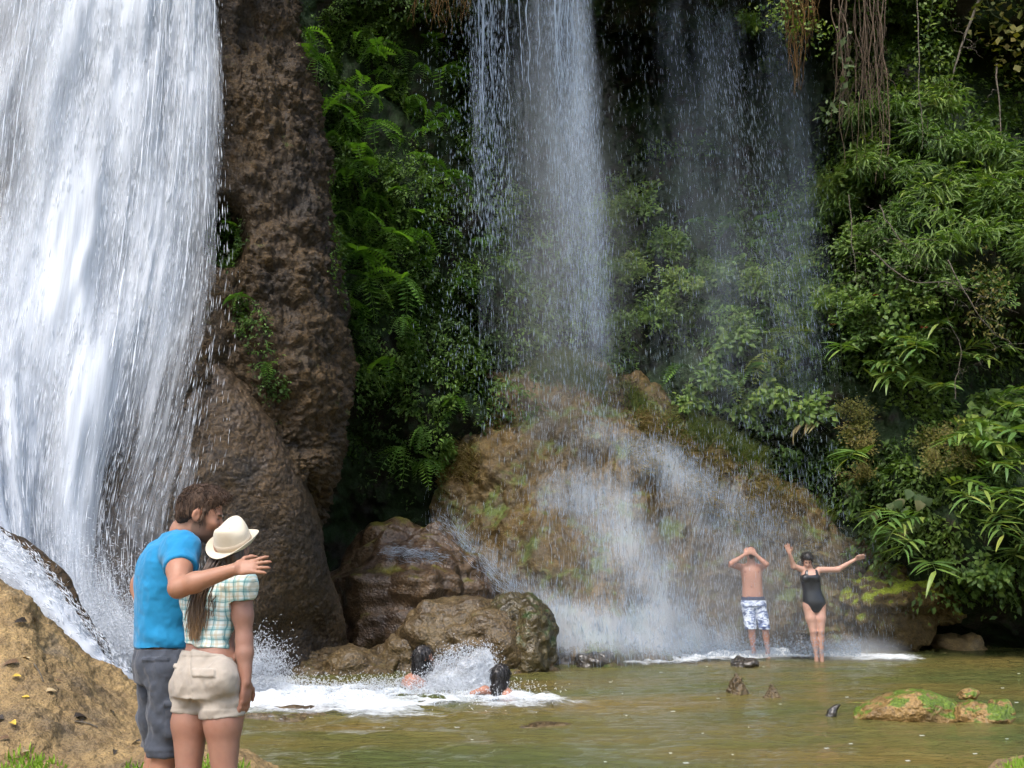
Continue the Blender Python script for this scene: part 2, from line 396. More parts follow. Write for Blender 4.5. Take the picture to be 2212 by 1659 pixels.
# -- near bank (left foreground), running under the couple and behind the camera
def brow(near, pts): return pts
rows = [
    [W4(-9, -8, 0.1), W4(-5, -8, 0.06), W4(-2, -8, 0.05), W4(0, -8, 0.03), W4(1.5, -8, -0.1), W4(2.6, -8, -0.7)],
    [W4(-8, 0, 0.1), W4(-4, 0, 0.06), W4(-2, 0, 0.04), W4(-0.6, 0, 0.02), W4(0.6, 0, -0.1), W4(1.4, 0, -0.7)],
    [W4(-8, 3.6, 0.12), W4(-4.0, 3.6, 0.06), W4(-2.2, 3.6, 0.03), W4(-1.2, 3.6, 0.03), W4(-0.3, 3.6, -0.08), W4(0.5, 3.6, -0.7)],
    [W4(-8, 5.6, 0.30), W4(-4.2, 5.6, 0.12), W4(-2.8, 5.6, 0.07), W4(-1.85, 5.6, 0.05), W4(-1.22, 5.6, 0.02), W4(-0.7, 5.6, -0.6)],
    [(-500, 1600, 6.6), (0, 1600, 6.5), (130, 1622, 6.6), (300, 1630, 6.7), (500, 1638, 6.7), (590, 1690, 6.8)],
    [(-500, 1420, 7.0), (0, 1510, 7.0), (130, 1545, 7.1), (260, 1580, 7.2), (380, 1610, 7.2), (500, 1700, 7.2)],
    [(-500, 1230, 7.5), (0, 1380, 7.5), (110, 1440, 7.7), (230, 1510, 7.9), (320, 1545, 8.0), (420, 1650, 7.9)],
    [(-500, 1090, 8.0), (0, 1275, 8.0), (90, 1335, 8.2), (200, 1435, 8.4), (315, 1515, 8.6), (400, 1610, 8.5)],
    [(-500, 1120, 8.6), (0, 1330, 8.7), (90, 1390, 8.8), (190, 1470, 8.9), (300, 1540, 9.0), (400, 1640, 9.0)],
    [W4(-8, 9.6, -0.6), W4(-4.6, 9.6, -0.6), W4(-4.1, 9.6, -0.6), W4(-3.6, 9.5, -0.6), W4(-3.1, 9.5, -0.6), W4(-2.6, 9.4, -0.7)],
]
def bank_disp(p):
    return np.where(p[..., 1] > 5.9, 1.0, 0.35) * (0.06 * fbm(p * 1.3, 4, 61) + 0.035 * nod(p, 3.4, 63) + 0.020 * nod(p, 9, 64) + 0.012 * fbm(p * 22, 3, 65))
terrain('river_bank', rows_px(rows), 320, 250, M['bank'], bank_disp, kind='structure')

# -- boulders
def ico(sub):
    import bmesh
    b = bmesh.new(); bmesh.ops.create_icosphere(b, subdivisions=sub, radius=1.0)
    v = np.array([x.co[:] for x in b.verts]); f = np.array([[y.index for y in x.verts] for x in b.faces]); b.free(); return v, f
ICO = {k: ico(k) for k in (3, 4, 5, 6)}
def boulder(name, loc, radii, seed, mat, label, cat='boulder', sub=5, lump=0.22, nodk=0.10, rotz=0.0, flat=0.0, ledge=0.0, tilt=0.0, fine=0.02, shape=None, group=None):
    v, f = ICO[sub]; radii = np.array(radii, float); rm = radii.mean()
    v = np.sign(v) * np.abs(v) ** 0.88; 
    q = v * radii
    if shape is not None: q = shape(v, q)
    n = unit(v / radii)
    d = lump * rm * fbm(v * 1.3 + seed * 7.1, 3, seed) + nodk * rm * nod(v + seed, 3.2, seed + 3) + fine * rm * fbm(q * 9 / rm, 3, seed + 5)
    if ledge:
        ph = q[:, 2] * 3.1 + 1.1 * fbm(q * [.7, .7, .5], 3, seed + 8); d = d + ledge * rm * (1 - 2 * np.abs(np.sin(ph)) ** .6) + .5 * ledge * rm * (1 - 2 * np.abs(np.sin(ph * 2.3 + 1)) ** .6)
    q = q + n * d[:, None]
    if flat: q[:, 2] = np.where(q[:, 2] < 0, q[:, 2] * flat, q[:, 2])
    Rm = np.array(Euler((0, tilt, rotz)).to_matrix()); q = q @ Rm.T
    o = link(name, mesh_np(name, q, f), mat, loc=loc)
    return tag(o, label, cat, group)

M['boulder_dome'] = mat_rock('dark_domed_travertine', [(0.0360, 0.0238, 0.0158), (0.0684, 0.0432, 0.0245), (0.0864, 0.0540, 0.0259), (0.0576, 0.0418, 0.0302)],
                             moss=(0.10, 0.09, 0.012), moss_lo=0.86, moss_hi=0.98, up=0.42, rough=0.42, bump=0.8, grain=30, speck=0.5)
boulder('domed_boulder', (P(880, 1330, 17.4)[0], 17.5, 0.3), (1.55, 1.05, 2.05), 5, M['boulder_dome'],
        'large dark brown domed boulder streaked with water, between apron and mound', sub=6, lump=0.20, ledge=0.075, nodk=0.14, fine=0.02)
boulder('tawny_boulder', (P(1015, 1360, 15.3)[0], 15.35, 0.30), (1.02, 0.75, 0.70), 12, M['boulder'],
        'tawny rounded boulder at the pool edge behind the splashing swimmers', sub=6, lump=0.16, nodk=0.09, tilt=-0.04, fine=0.02)
M['mossrock'] = mat_rock('dark_mossy_rock', [(0.0306, 0.0264, 0.0144), (0.0680, 0.0543, 0.0240), (0.1020, 0.0775, 0.0360)], moss=(0.035, 0.06, 0.018), moss_lo=0.6, moss_hi=0.75, up=0.2, rough=0.4, bump=1.0)
boulder('dark_boulder', (P(1118, 1350, 15.3)[0], 15.2, 0.33), (0.56, 0.55, 0.72), 23, M['mossrock'],
        'dark mossy boulder pressed against the right end of the tawny boulder', sub=6, lump=0.2, nodk=0.16, fine=0.03)
boulder('low_rock', (P(770, 1430, 14.9)[0], 15.0, -0.05), (0.66, 0.5, 0.34), 31, M['boulder'], 'low tawny rock at the waterline left of the splashing swimmers', sub=5, nodk=0.15)
boulder('low_rock', (P(890, 1420, 15.2)[0], 15.3, -0.02), (0.62, 0.5, 0.52), 37, M['boulder'], 'low brown rock at the foot of the tawny boulder, behind the bearded swimmer', sub=5, nodk=0.15)
boulder('low_rock', (P(650, 1450, 14.4)[0], 14.9, -0.1), (0.5, 0.5, 0.3), 38, M['boulder'], 'low brown rock where the sloping apron meets the pool', sub=5, nodk=0.15)
boulder('low_rock', (P(1090, 1440, 14.8)[0], 15.0, -0.10), (0.75, 0.35, 0.24), 41, M['boulder'], 'flat mossy rock shelf at the waterline under the tawny boulder', sub=5, nodk=0.2)
for i, (dx, dy, w, h, lab) in enumerate([
        (1208, 1436, 42, 16, 'small dark rock touching the shelf under the tawny boulder'),
        (1245, 1436, 20, 20, 'narrow dark stone standing between two low dark rocks'),
        (1288, 1440, 40, 24, 'rounded dark rock at the edge of the white water, right of the narrow stone'),
        (1448, 1418, 34, 32, 'dark wet rock in the foam below the mound, the lower left of a pair'),
        (1512, 1412, 44, 36, 'dark wet rock in the foam with a white trickle over its right side'),
        (1735, 1418, 30, 28, 'brown stone in the spray behind the legs of the woman in the swimsuit'),
        (1612, 1440, 28, 14, 'dark flat stone breaking the pool surface in front of the standing man'),
        (1300, 1400, 50, 22, 'grey rock half hidden under rushing white water beside the tawny boulder')]):
    q = PZ(dx, dy, 0.0); s = q[1] / FD
    boulder('dark_stone', (q[0], q[1] + (0.15 if i not in (3, 4, 5) else -.12), 0.0 if i not in (3, 4, 5) else .09), (w * s, w * s * 0.8, h * s * 1.05), 50 + i, M['darkrock'], lab, 'stone', sub=4, lump=0.3, nodk=0.15, flat=0.5)
boulder('dark_stone', (P(395, 1465, 10.6)[0], 10.4, 0.05), (0.35, 0.3, 0.25), 71, M['darkrock'], 'dark wet stone between the bank and the man in grey shorts', 'stone', sub=4)
# ridge that splits the small cascade beside the bank
rows = []
for x, y, d in ((-420, 930, 9.7), (-120, 1075, 9.6), (20, 1150, 9.55), (110, 1250, 9.5), (190, 1370, 9.5), (270, 1478, 9.5), (330, 1530, 9.6)):
    c = P(x, y, d); w = 0.34
    rows.append([c + [-0.42, -0.34, -0.9], c + [-0.18, -0.26, -0.22], c + [0, 0, 0.03], c + [0.2, 0.22, -0.25], c + [0.3, 0.5, -1.2]])
terrain('rock_ridge', np.array(rows), 160, 60, M['apron'], lambda p: 0.07 * fbm(p * 2, 3, 81) + 0.05 * nod(p, 4, 82),
        'dark wet ridge of rock slanting down between cascade and main waterfall', 'rock')
# mossy knob and rock right of the bathers
M['mossgreen'] = mat_rock('bright_moss_rock', [(0.0675, 0.0488, 0.0225), (0.0975, 0.0675, 0.0263), (0.0750, 0.0600, 0.0225)], moss=(0.17, 0.21, 0.014), moss_lo=0.56, moss_hi=0.68, up=0.38, rough=0.85, bump=0.9, spec=0.15)
boulder('mossy_outcrop', (P(1965, 1290, 18.4)[0], 18.75, 0.98), (1.0, 0.72, 0.62), 91, M['mossgreen'], 'outcrop topped with bright moss beside the outstretched arm of the woman in the swimsuit', 'rock', sub=6, lump=0.36, nodk=0.26, fine=0.06)
boulder('waterline_rock', (P(2075, 1385, 19.2)[0], 19.2, 0.0), (0.46, 0.4, 0.24), 95, M['bank'], 'pale pointed rock at the waterline under the dark overhang', 'rock', sub=4, lump=0.3)
# ================================================================== water
# -- pool: one murky sheet with real ripples
gx = np.concatenate([[-90, -40, -20, -12], np.arange(-8, 10.01, 0.06), [12, 16, 24, 40, 90]])
gy = np.concatenate([[-90, -40, -15, -5, 0], np.arange(3.5, 21.0, 0.055), [22, 26, 40]])
X, Y = np.meshgrid(gx, gy)
q = np.stack([X * 0.9, Y * 2.3, np.zeros_like(X)], -1)
near = sm(20, 7, Y)
H = 0.020 * fbm(q * 0.9, 3, 101) * (0.6 + 0.6 * near) + 0.010 * fbm(q * 3.1, 3, 103)
churn = np.exp(-(((X + 1.6) / 2.2) ** 2 + ((Y - 11.6) / 1.5) ** 2))
H = H + churn * 0.06 * fbm(np.stack([X * 2.2, Y * 2.6, X * 0], -1), 4, 105)
# small standing waves over the shallow ledge
H = H + 0.03 * np.exp(-((Y - 9.2 - 0.1 * X) / 0.25) ** 2) * sm(1.5, -1.0, X) * (0.5 + 0.5 * noise(np.stack([X * 1.2, Y, X * 0], -1), 7))
T = NT('murky_water'); c = T.coord()
cm = T.mapping(c, (0.55, 1.3, 1))
base = T.ramp(T.noise(cm, 0.55, 4, 0.55, 0.4), [(0.34, (0.074, 0.086, 0.027)), (0.5, (0.102, 0.094, 0.028)), (0.68, (0.146, 0.106, 0.031))])
rip = T.noise(T.mapping(c, (3.0, 8.5, 1)), 1.0, 5, 0.62, 0.3)
rip2 = T.noise(T.mapping(c, (9, 24, 1)), 1.0, 3, 0.6)
T.surf(T.bsdf(base, 0.08, T.bump(T.math('ADD', rip, T.math('MULTIPLY', rip2, 0.45)), 0.65, 0.08), 0.5, IOR=1.33))
M['pool'] = T.m
POOL = np.stack([X, Y, H], -1)
tag(link('pool_water', grid_mesh('pool_water', POOL), M['pool']), kind='structure')

# -- white-water materials
def mat_white(name, alpha=1.0, col=(0.86, 0.90, 0.95), tr=0.35):
    T = NT(name)
    d = T.n('ShaderNodeBsdfDiffuse'); T.set(d.inputs[0], col); t = T.n('ShaderNodeBsdfTranslucent'); T.set(t.inputs[0], col)
    m = T.n('ShaderNodeMixShader'); m.inputs[0].default_value = tr; T.t.links.new(d.outputs[0], m.inputs[1]); T.t.links.new(t.outputs[0], m.inputs[2])
    if alpha < 1:
        tp = T.n('ShaderNodeBsdfTransparent'); m2 = T.n('ShaderNodeMixShader'); m2.inputs[0].default_value = alpha
        T.t.links.new(tp.outputs[0], m2.inputs[1]); T.t.links.new(m.outputs[0], m2.inputs[2]); m = m2
    return T.surf(m.outputs[0])
def mat_sheet(name, su, sv, gain=2.2, col=(0.76, 0.80, 0.85), seed=0.0, soft=0.45, amax=1.0):
    """falling water: white streaks along the flow (UV: x across, y along, in metres), cover set by the attribute dens"""
    T = NT(name); uv = T.n('ShaderNodeTexCoord').outputs['UV']
    m1 = T.mapping(uv, (su, sv, 1)); m2 = T.mapping(uv, (su * 3.7, sv * 2.2, 1)); m3 = T.mapping(uv, (su * 0.22, sv * 0.35, 1))
    n = T.math('ADD', T.math('MULTIPLY', T.noise(m1, 1.0, 3, 0.65), 0.5), T.math('MULTIPLY', T.noise(m2, 1.0, 2, 0.65), 0.32))
    n = T.math('ADD', n, T.math('MULTIPLY', T.noise(m3, 1.0, 1, 0.5), 0.30))       # mean about 0.56
    a = T.math('ADD', T.math('SUBTRACT', n, 0.56), T.math('SUBTRACT', T.attr('dens'), 0.5))
    a = T.math('ADD', T.math('MULTIPLY', a, gain), soft, clamp=True)
    a = T.math('MULTIPLY', a, T.maprange(T.attr('dens'), 0.02, 0.2, 0.0, amax))
    d = T.n('ShaderNodeBsdfDiffuse'); T.set(d.inputs[0], col); t = T.n('ShaderNodeBsdfTranslucent'); T.set(t.inputs[0], col)
    m = T.n('ShaderNodeMixShader'); m.inputs[0].default_value = 0.3; T.t.links.new(d.outputs[0], m.inputs[1]); T.t.links.new(t.outputs[0], m.inputs[2])
    tp = T.n('ShaderNodeBsdfTransparent'); m2 = T.n('ShaderNodeMixShader'); T.set(m2.inputs[0], a)
    T.t.links.new(tp.outputs[0], m2.inputs[1]); T.t.links.new(m.outputs[0], m2.inputs[2])
    return T.surf(m2.outputs[0])
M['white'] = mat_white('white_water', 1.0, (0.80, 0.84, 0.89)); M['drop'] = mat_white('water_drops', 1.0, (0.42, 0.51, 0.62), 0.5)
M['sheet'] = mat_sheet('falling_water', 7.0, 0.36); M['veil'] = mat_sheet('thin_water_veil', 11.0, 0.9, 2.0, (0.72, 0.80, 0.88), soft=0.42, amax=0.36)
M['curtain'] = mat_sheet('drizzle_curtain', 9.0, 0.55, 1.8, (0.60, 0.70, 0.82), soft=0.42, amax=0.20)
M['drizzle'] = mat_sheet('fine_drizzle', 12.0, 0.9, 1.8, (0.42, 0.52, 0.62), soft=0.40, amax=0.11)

def arc_uv(G):
    du = np.linalg.norm(np.diff(G, axis=1), axis=-1).mean(0); dv = np.linalg.norm(np.diff(G, axis=0), axis=-1).mean(1)
    u = np.concatenate([[0], np.cumsum(du)]); v = np.concatenate([[0], np.cumsum(dv)])
    return np.stack(np.meshgrid(u, v), -1)
def sample_grid(G, D, n, power=1.0):
    """n random points on grid G accepted by density D -> positions, flow directions, normals, density"""
    nv, nu = G.shape[:2]; out = []
    N = grid_normals(G); F = np.gradient(G, axis=0)
    # weight by cell area and density
    A = np.linalg.norm(np.cross(np.gradient(G, axis=1), F), axis=-1) * np.maximum(D, 0) ** power
    w = A.ravel(); w = w / w.sum()
    k = RNG.choice(len(w), size=n, p=w); i, j = k // nu, k % nu
    ii = np.clip(i + RNG.uniform(-.5, .5, n), 0, nv - 1.001); jj = np.clip(j + RNG.uniform(-.5, .5, n), 0, nu - 1.001)
    a, b = ii.astype(int), jj.astype(int); fa, fb = (ii - a)[:, None], (jj - b)[:, None]
    L = lambda Q: (Q[a, b] * (1 - fa) * (1 - fb) + Q[a + 1, b] * fa * (1 - fb) + Q[a, b + 1] * (1 - fa) * fb + Q[a + 1, b + 1] * fa * fb)
    return L(G), unit(L(F)), unit(L(N)), D[i, j]

# -- main waterfall, left
ry = np.array([-420, -60, 300, 600, 900, 1150, 1330, 1450])
colx = np.array([[-420, -430, -440, -440, -430, -420, -400, -380],
                 [10, -40, -90, -120, -130, -110, -60, -40],
                 [120, 90, 40, 0, -40, -30, 0, 40],
                 [215, 205, 165, 130, 80, 50, 70, 120],
                 [300, 300, 270, 235, 185, 140, 150, 210],
                 [385, 380, 360, 325, 270, 215, 225, 300],
                 [440, 445, 445, 440, 390, 330, 340, 420],
                 [470, 480, 500, 515, 500, 480, 500, 560]], float)
dens = np.array([[.75, .72, .70, .75, .95, 1.0, 1.0, 1.0],
                 [.62, .58, .52, .62, .9, 1.0, 1.0, 1.0],
                 [.62, .62, .52, .75, .95, 1.0, 1.0, 1.0],
                 [.98, .98, .96, .92, .92, .95, 1.0, 1.0],
                 [1.0, 1.0, .95, .92, .86, .80, .95, 1.0],
                 [.92, .90, .95, .82, .54, .42, .60, 1.0],
                 [.72, .74, .62, .47, .41, .39, .44, .98],
                 [.00, .00, .08, .15, .17, .17, .17, .75]])
dep0 = np.array([11.3, 11.6, 11.9, 12.3, 12.6, 12.95, 13.2, 13.35])
def fall_depth(r, c):
    k = 1.3 * max(0, (1000 - ry[r]) / 1000) ** 1.2
    q = np.clip((ry[r] - 640) / 810, 0, 1)
    return dep0[c] + k - 0.12 - (1.95 - 0.14 * c) * q
ctrl = np.array([[P(colx[c][r], ry[r], fall_depth(r, c)) for c in range(8)] for r in range(8)])
FG = loft(ctrl, 240, 160); FDn = np.clip(loft(dens.T[..., None], 240, 160)[..., 0], 0, 1)
FN = grid_normals(FG); FUV = arc_uv(FG)
fall = empty('waterfall', P(200, 1450, 10.6))
tag(fall, 'broad white main waterfall pouring down the rock wall at the left', 'waterfall')
o0 = np.array(fall.location)
band = fbm(np.stack([FUV[..., 0] * 2.0, FUV[..., 1] * 0.35, FUV[..., 0] * 0], -1), 3, 111)
for k, (off, dd, amp) in enumerate(((0.0, -0.05, 0.12), (0.16, -0.22, 0.2), (0.32, -0.32, 0.25))):
    G = FG + FN * (off + amp * 0.6 * (band + 0.3 * fbm(np.stack([FUV[..., 0] * 5, FUV[..., 1] * 0.8, FUV[..., 0] * 0 + k], -1), 2, 113 + k)))[..., None]
    link('water_sheet', grid_mesh('water_sheet', centred(G, o0), {'dens': np.clip(FDn + dd + 0.10 * band, 0, 1).ravel()}, FUV + k * 7.3), M['sheet'], fall)
n = 60000
p, d, nn, dv = sample_grid(FG, np.where(FDn > .03, FDn, 0), n, 2.0)
p = p + nn * RNG.uniform(0.02, 0.5, (n, 1)) ** 1.3; d = unit(d + RNG.normal(0, 0.03, (n, 3)))
L = RNG.uniform(0.05, 0.36, n) * (0.4 + dv)
tag(link('falling_drops', streak_mesh('falling_drops', centred(p, o0), d, L, 0.0012 + 0.0042 * RNG.random(n) ** 2), M['white'], fall), kind='stuff')
# spray thrown off at the foot
n = 30000
t = RNG.random(n); cpt = np.array([P(60, 1330, 10.2), P(200, 1400, 10.4), P(330, 1440, 10.9), P(480, 1460, 11.6), P(600, 1470, 12.4)])
cen = _cr(cpt, 200)[(t * 199).astype(int)]
p = cen + RNG.normal(0, 1, (n, 3)) * np.array([0.35, 0.45, 0.42]) * (1.1 - 0.75 * t)[:, None] + np.array([0, 0, 0.1]); p[:, 2] = np.maximum(p[:, 2], RNG.uniform(0, 0.08, n))
tag(link('spray', streak_mesh('spray', centred(p, o0), RNG.normal(size=(n, 3)) + [0, 0, 0.5], RNG.uniform(0.015, 0.06, n), RNG.uniform(0.0015, 0.0045, n)), M['white'], fall), kind='stuff')
# ropes of water hanging off the dense part
def rope(pts, r0, r1, seed, wob=0.012):
    c = _cr(np.array(pts), 30); c = c + np.stack([wob * fbm(np.stack([c[:, 2] * 2.2, c[:, 2] * 0 + k, c[:, 2] * 0 + seed], -1), 3, 5) for k in range(3)], -1)
    rr = np.linspace(r0, r1, 30) * (1 + 0.7 * noise(np.stack([c[:, 2] * 7, c[:, 2] * 0, c[:, 2] * 0 + seed], -1), 3))
    return tube_np(c, rr, 4)
ropes = []; rr_ = random.Random(5)
for i in range(90):
    # follow the flow of the sheet from a random row and column
    v0 = rr_.randint(5, 110); ln = rr_.randint(20, 50); u0 = int(160 * rr_.choice([rr_.uniform(.1, .3), rr_.uniform(.55, .9), rr_.uniform(.6, .85)])); idx_ = np.clip(np.linspace(v0, v0 + ln, 8).astype(int), 0, 239)
    if FDn[idx_[-1], u0] < .5 or FDn[idx_[0], u0] < .5: continue
    pts = FG[idx_, u0] + FN[idx_, u0] * rr_.uniform(.15, .4); k = rr_.uniform(.4, 1.1); ropes.append(rope(pts, .013 * k, .004, i))
v, f = merge(ropes); link('water_ropes', mesh_np('water_ropes', centred(v, o0), f), M['white'], fall)

# -- small cascade between bank and ridge
rows = []
for x0, y0, x1, y1, d in ((-420, 1085, -300, 960, 9.2), (-120, 1190, -60, 1105, 9.1), (-10, 1258, 40, 1185, 9.05), (75, 1318, 128, 1290, 9.05), (150, 1390, 205, 1400, 9.05), (225, 1458, 280, 1492, 9.1), (300, 1510, 345, 1545, 9.3)):
    a, b = P(x0, y0, d), P(x1, y1, d + 0.3); rows.append([a + [0, 0.15, -.15], a * .66 + b * .34, a * .34 + b * .66, b + [0, 0, -0.05]])
CG = loft(rows, 120, 40); CN = grid_normals(CG); CUV = arc_uv(CG)
casc = empty('cascade', P(230, 1490, 9.1)); tag(casc, 'narrow foaming cascade sliding down along the top edge of the sandy bank', 'cascade'); o1 = np.array(casc.location)
cd_ = 0.80 + 0.12 * fbm(CG * 2.5, 2, 131)
for k, dd in enumerate((0.0, -0.2)):
    link('water_sheet', grid_mesh('water_sheet', centred(CG + CN * (0.03 + 0.06 * k + 0.05 * fbm(CG * [3, 3, 3], 3, 133 + k))[..., None], o1), {'dens': np.clip(cd_ + dd, 0, 1).ravel()}, CUV), M['sheet'], casc)
n = 7000
p, d, nn, dv = sample_grid(CG, np.ones(CG.shape[:2]), n)
tag(link('falling_drops', streak_mesh('falling_drops', centred(p + nn * RNG.uniform(.02, .16, (n, 1)), o1), d + RNG.normal(0, .25, (n, 3)), RNG.uniform(.02, .12, n), RNG.uniform(.002, .005, n)), M['white'], casc), kind='stuff')

# -- central fall: free drops from the lip above the picture
def drop_field(n, xs0, xs1, y0, y1, d0, d1, prof, lmin, lmax, r0, r1, lean=0.0, jit=1.0):
    """drops between display rows y0..y1; at the top spread over xs0, at the bottom over xs1; prof = sampling list of (u, weight)"""
    tt = RNG.random(n); uu = np.array([q[0] for q in prof]); ww = np.array([q[1] for q in prof], float)
    cdf = np.concatenate([[0], np.cumsum((ww[1:] + ww[:-1]) / 2 * np.diff(uu))]); cdf /= cdf[-1]
    u = np.interp(RNG.random(n), cdf, uu)
    y = y0 + (y1 - y0) * tt
    s = sm(0, 1, tt) * 0.5 + tt * 0.5
    x = (xs0[0] + (xs0[1] - xs0[0]) * u) * (1 - s) + (xs1[0] + (xs1[1] - xs1[0]) * u) * s
    x = x + RNG.normal(0, 1, n) * (4 + 14 * s) * jit; y = y + RNG.normal(0, 25, n)
    dep = RNG.uniform(d0, d1, n)
    p = np.array([P(a, b, c) for a, b, c in zip(x, y, dep)])
    return p, np.stack([RNG.normal(lean, 0.05, n), RNG.normal(0, 0.03, n), -np.ones(n)], -1), RNG.uniform(lmin, lmax, n), r0 + (r1 - r0) * RNG.random(n) ** 2.2
def fall_thing(name, label, fields, base, cat='waterfall', mat='drop'):
    e = empty(name, base); tag(e, label, cat); o = np.array(base)
    A = [np.concatenate(z) for z in zip(*fields)]
    tag(link('falling_drops', streak_mesh('falling_drops', centred(A[0], o), A[1], A[2], A[3]), M[mat], e), kind='stuff')
    return e
cf = fall_thing('waterfall', 'central waterfall breaking into drops in front of the dark recess', [
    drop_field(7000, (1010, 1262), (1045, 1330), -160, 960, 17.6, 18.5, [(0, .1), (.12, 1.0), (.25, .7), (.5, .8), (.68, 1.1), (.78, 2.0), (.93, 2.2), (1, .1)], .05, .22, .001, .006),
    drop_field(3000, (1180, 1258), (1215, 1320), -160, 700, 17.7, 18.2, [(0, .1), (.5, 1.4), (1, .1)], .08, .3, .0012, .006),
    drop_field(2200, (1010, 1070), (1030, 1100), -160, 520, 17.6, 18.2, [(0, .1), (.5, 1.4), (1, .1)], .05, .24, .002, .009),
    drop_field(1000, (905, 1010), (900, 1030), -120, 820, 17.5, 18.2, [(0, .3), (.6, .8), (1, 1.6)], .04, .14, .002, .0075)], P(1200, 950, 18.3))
def curtain(parent, xs0, xs1, y0, y1, depths, prof, top, bot, mat='curtain'):
    """soft hanging veils of fine drops, one sheet per depth"""
    for k, d_ in enumerate(depths):
        nu, nv = 60, 90; U, Vv = np.meshgrid(np.linspace(0, 1, nu), np.linspace(0, 1, nv)); X_ = (xs0[0] + (xs0[1] - xs0[0]) * U) * (1 - Vv) + (xs1[0] + (xs1[1] - xs1[0]) * U) * Vv
        Gc = np.array([[P(X_[i, j], y0 + (y1 - y0) * Vv[i, j], d_) for j in range(nu)] for i in range(nv)]); qn = np.stack([Gc[..., 0] * 1.5, Gc[..., 2] * .25, Gc[..., 0] * 0 + k * 5], -1)
        Gc[..., 1] += .25 * fbm(qn, 2, 170 + k); D_ = np.interp(U, [q_[0] for q_ in prof], [q_[1] for q_ in prof]) * (top + (bot - top) * Vv) * sm(1.0, .75, Vv) + .12 * fbm(qn * 1.7, 2, 180 + k) * sm(0, .15, U) * sm(1, .85, U) * sm(1.0, .7, Vv)
        link('water_veil', grid_mesh('water_veil', centred(Gc, np.array(parent.location)), {'dens': np.clip(D_, 0, 1).ravel()}, arc_uv(Gc) + k * 3.1), M[mat], parent)
curtain(cf, (985, 1285), (1000, 1380), -160, 1000, (17.7, 18.1, 18.5), [(0, 0), (.12, .40), (.25, .28), (.5, .36), (.68, .62), (.82, .85), (.92, .5), (1, 0)], 1.0, .45)
# threads of water at the lip
th = []
for i in range(26):
    x = random.choice([random.uniform(1015, 1070), random.uniform(1080, 1250), random.uniform(1190, 1255)]); y1 = random.uniform(60, 330); d_ = random.uniform(17.6, 18.2)
    th.append(rope([P(x, -200, d_), P(x + random.uniform(-2, 4), y1 * .4, d_), P(x + random.uniform(-4, 10), y1, d_)], random.uniform(.008, .02), .003, 40 + i, 0.03))
v, f = merge(th); link('water_ropes', mesh_np('water_ropes', centred(v, np.array(cf.location)), f), M['drop'], cf)
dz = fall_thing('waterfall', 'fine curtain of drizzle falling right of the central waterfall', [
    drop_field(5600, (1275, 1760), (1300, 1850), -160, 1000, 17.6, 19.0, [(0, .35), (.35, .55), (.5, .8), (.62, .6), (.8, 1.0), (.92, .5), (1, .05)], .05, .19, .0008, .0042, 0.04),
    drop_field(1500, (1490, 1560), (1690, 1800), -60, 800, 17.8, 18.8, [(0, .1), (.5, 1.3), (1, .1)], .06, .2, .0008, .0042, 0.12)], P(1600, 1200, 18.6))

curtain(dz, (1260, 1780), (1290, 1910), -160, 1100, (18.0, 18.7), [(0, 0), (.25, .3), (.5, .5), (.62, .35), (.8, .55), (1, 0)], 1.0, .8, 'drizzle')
# -- water running over the mound
MG, MN = LOFT['travertine_mound']
dx, dy = proj(MG)
def blob(cx, cy, rx, ry_, pw=1.0): return np.exp(-(((dx - cx) / rx) ** 2 + ((dy - cy) / ry_) ** 2) ** pw)
def line(pts, w):
    best = np.full(dx.shape, 1e9)
    for (x0, y0), (x1, y1) in zip(pts[:-1], pts[1:]):
        t_ = np.clip(((dx - x0) * (x1 - x0) + (dy - y0) * (y1 - y0)) / ((x1 - x0) ** 2 + (y1 - y0) ** 2), 0, 1)
        best = np.minimum(best, np.hypot(dx - x0 - t_ * (x1 - x0), dy - y0 - t_ * (y1 - y0)))
    return np.exp(-(best / w) ** 2)
MD = (0.24 * line([(1240, 930), (1230, 1050), (1300, 1150), (1400, 1330)], 85) + 0.34 * line([(1300, 935), (1420, 1000), (1540, 1060), (1660, 1140)], 40)
      + 0.30 * line([(1200, 1090), (1330, 1060), (1370, 1200), (1440, 1340)], 45) + 0.25 * line([(1430, 1000), (1500, 1120), (1580, 1180)], 50)
      + 0.75 * line([(1130, 1370), (1260, 1370), (1420, 1390), (1560, 1400)], 48) + 0.40 * line([(960, 1130), (1050, 1210), (1180, 1290), (1240, 1380)], 45)
      + 0.20 * blob(1400, 1180, 300, 230, 2) + 0.06 * blob(1690, 1290, 130, 110, 2))
MD = np.clip(MD * sm(860, 950, dy) * sm(1850, 1740, dx), 0, 1)
mc = empty('cascade', P(1350, 1420, 16.2)); tag(mc, 'veil of white water sliding over the ochre mound into the pool', 'cascade'); o2 = np.array(mc.location)
for k_, pts_ in enumerate(([(952, 1128, 16.25), (1010, 1180, 16.2), (1070, 1245, 16.0), (1120, 1290, 15.9)], [(840, 1190, 16.35), (890, 1195, 16.3), (950, 1205, 16.25)])):
    cc_ = _cr(np.array([P(*z_) for z_ in pts_]), 200); ni = 450; pp = cc_[RNG.integers(0, 199, ni)] + RNG.normal(0, 1, (ni, 3)) * [.10, .06, .06]; dd_ = unit(cc_[-1] - cc_[0] + RNG.normal(0, .3, (ni, 3)))
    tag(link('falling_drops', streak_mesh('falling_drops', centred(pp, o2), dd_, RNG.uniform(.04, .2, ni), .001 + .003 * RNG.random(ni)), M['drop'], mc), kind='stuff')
def box_blur(A, k):
    for ax in (0, 1):
        B = np.zeros_like(A); w = 0
        for o_ in range(-k, k + 1): B += np.take(A, np.clip(np.arange(A.shape[ax]) + o_, 0, A.shape[ax] - 1), ax); w += 1
        A = B / w
    return A
MGS = box_blur(MG, 7); MGS = MGS + grid_normals(MGS) * 0.16
sl_ = slice(30, 330)
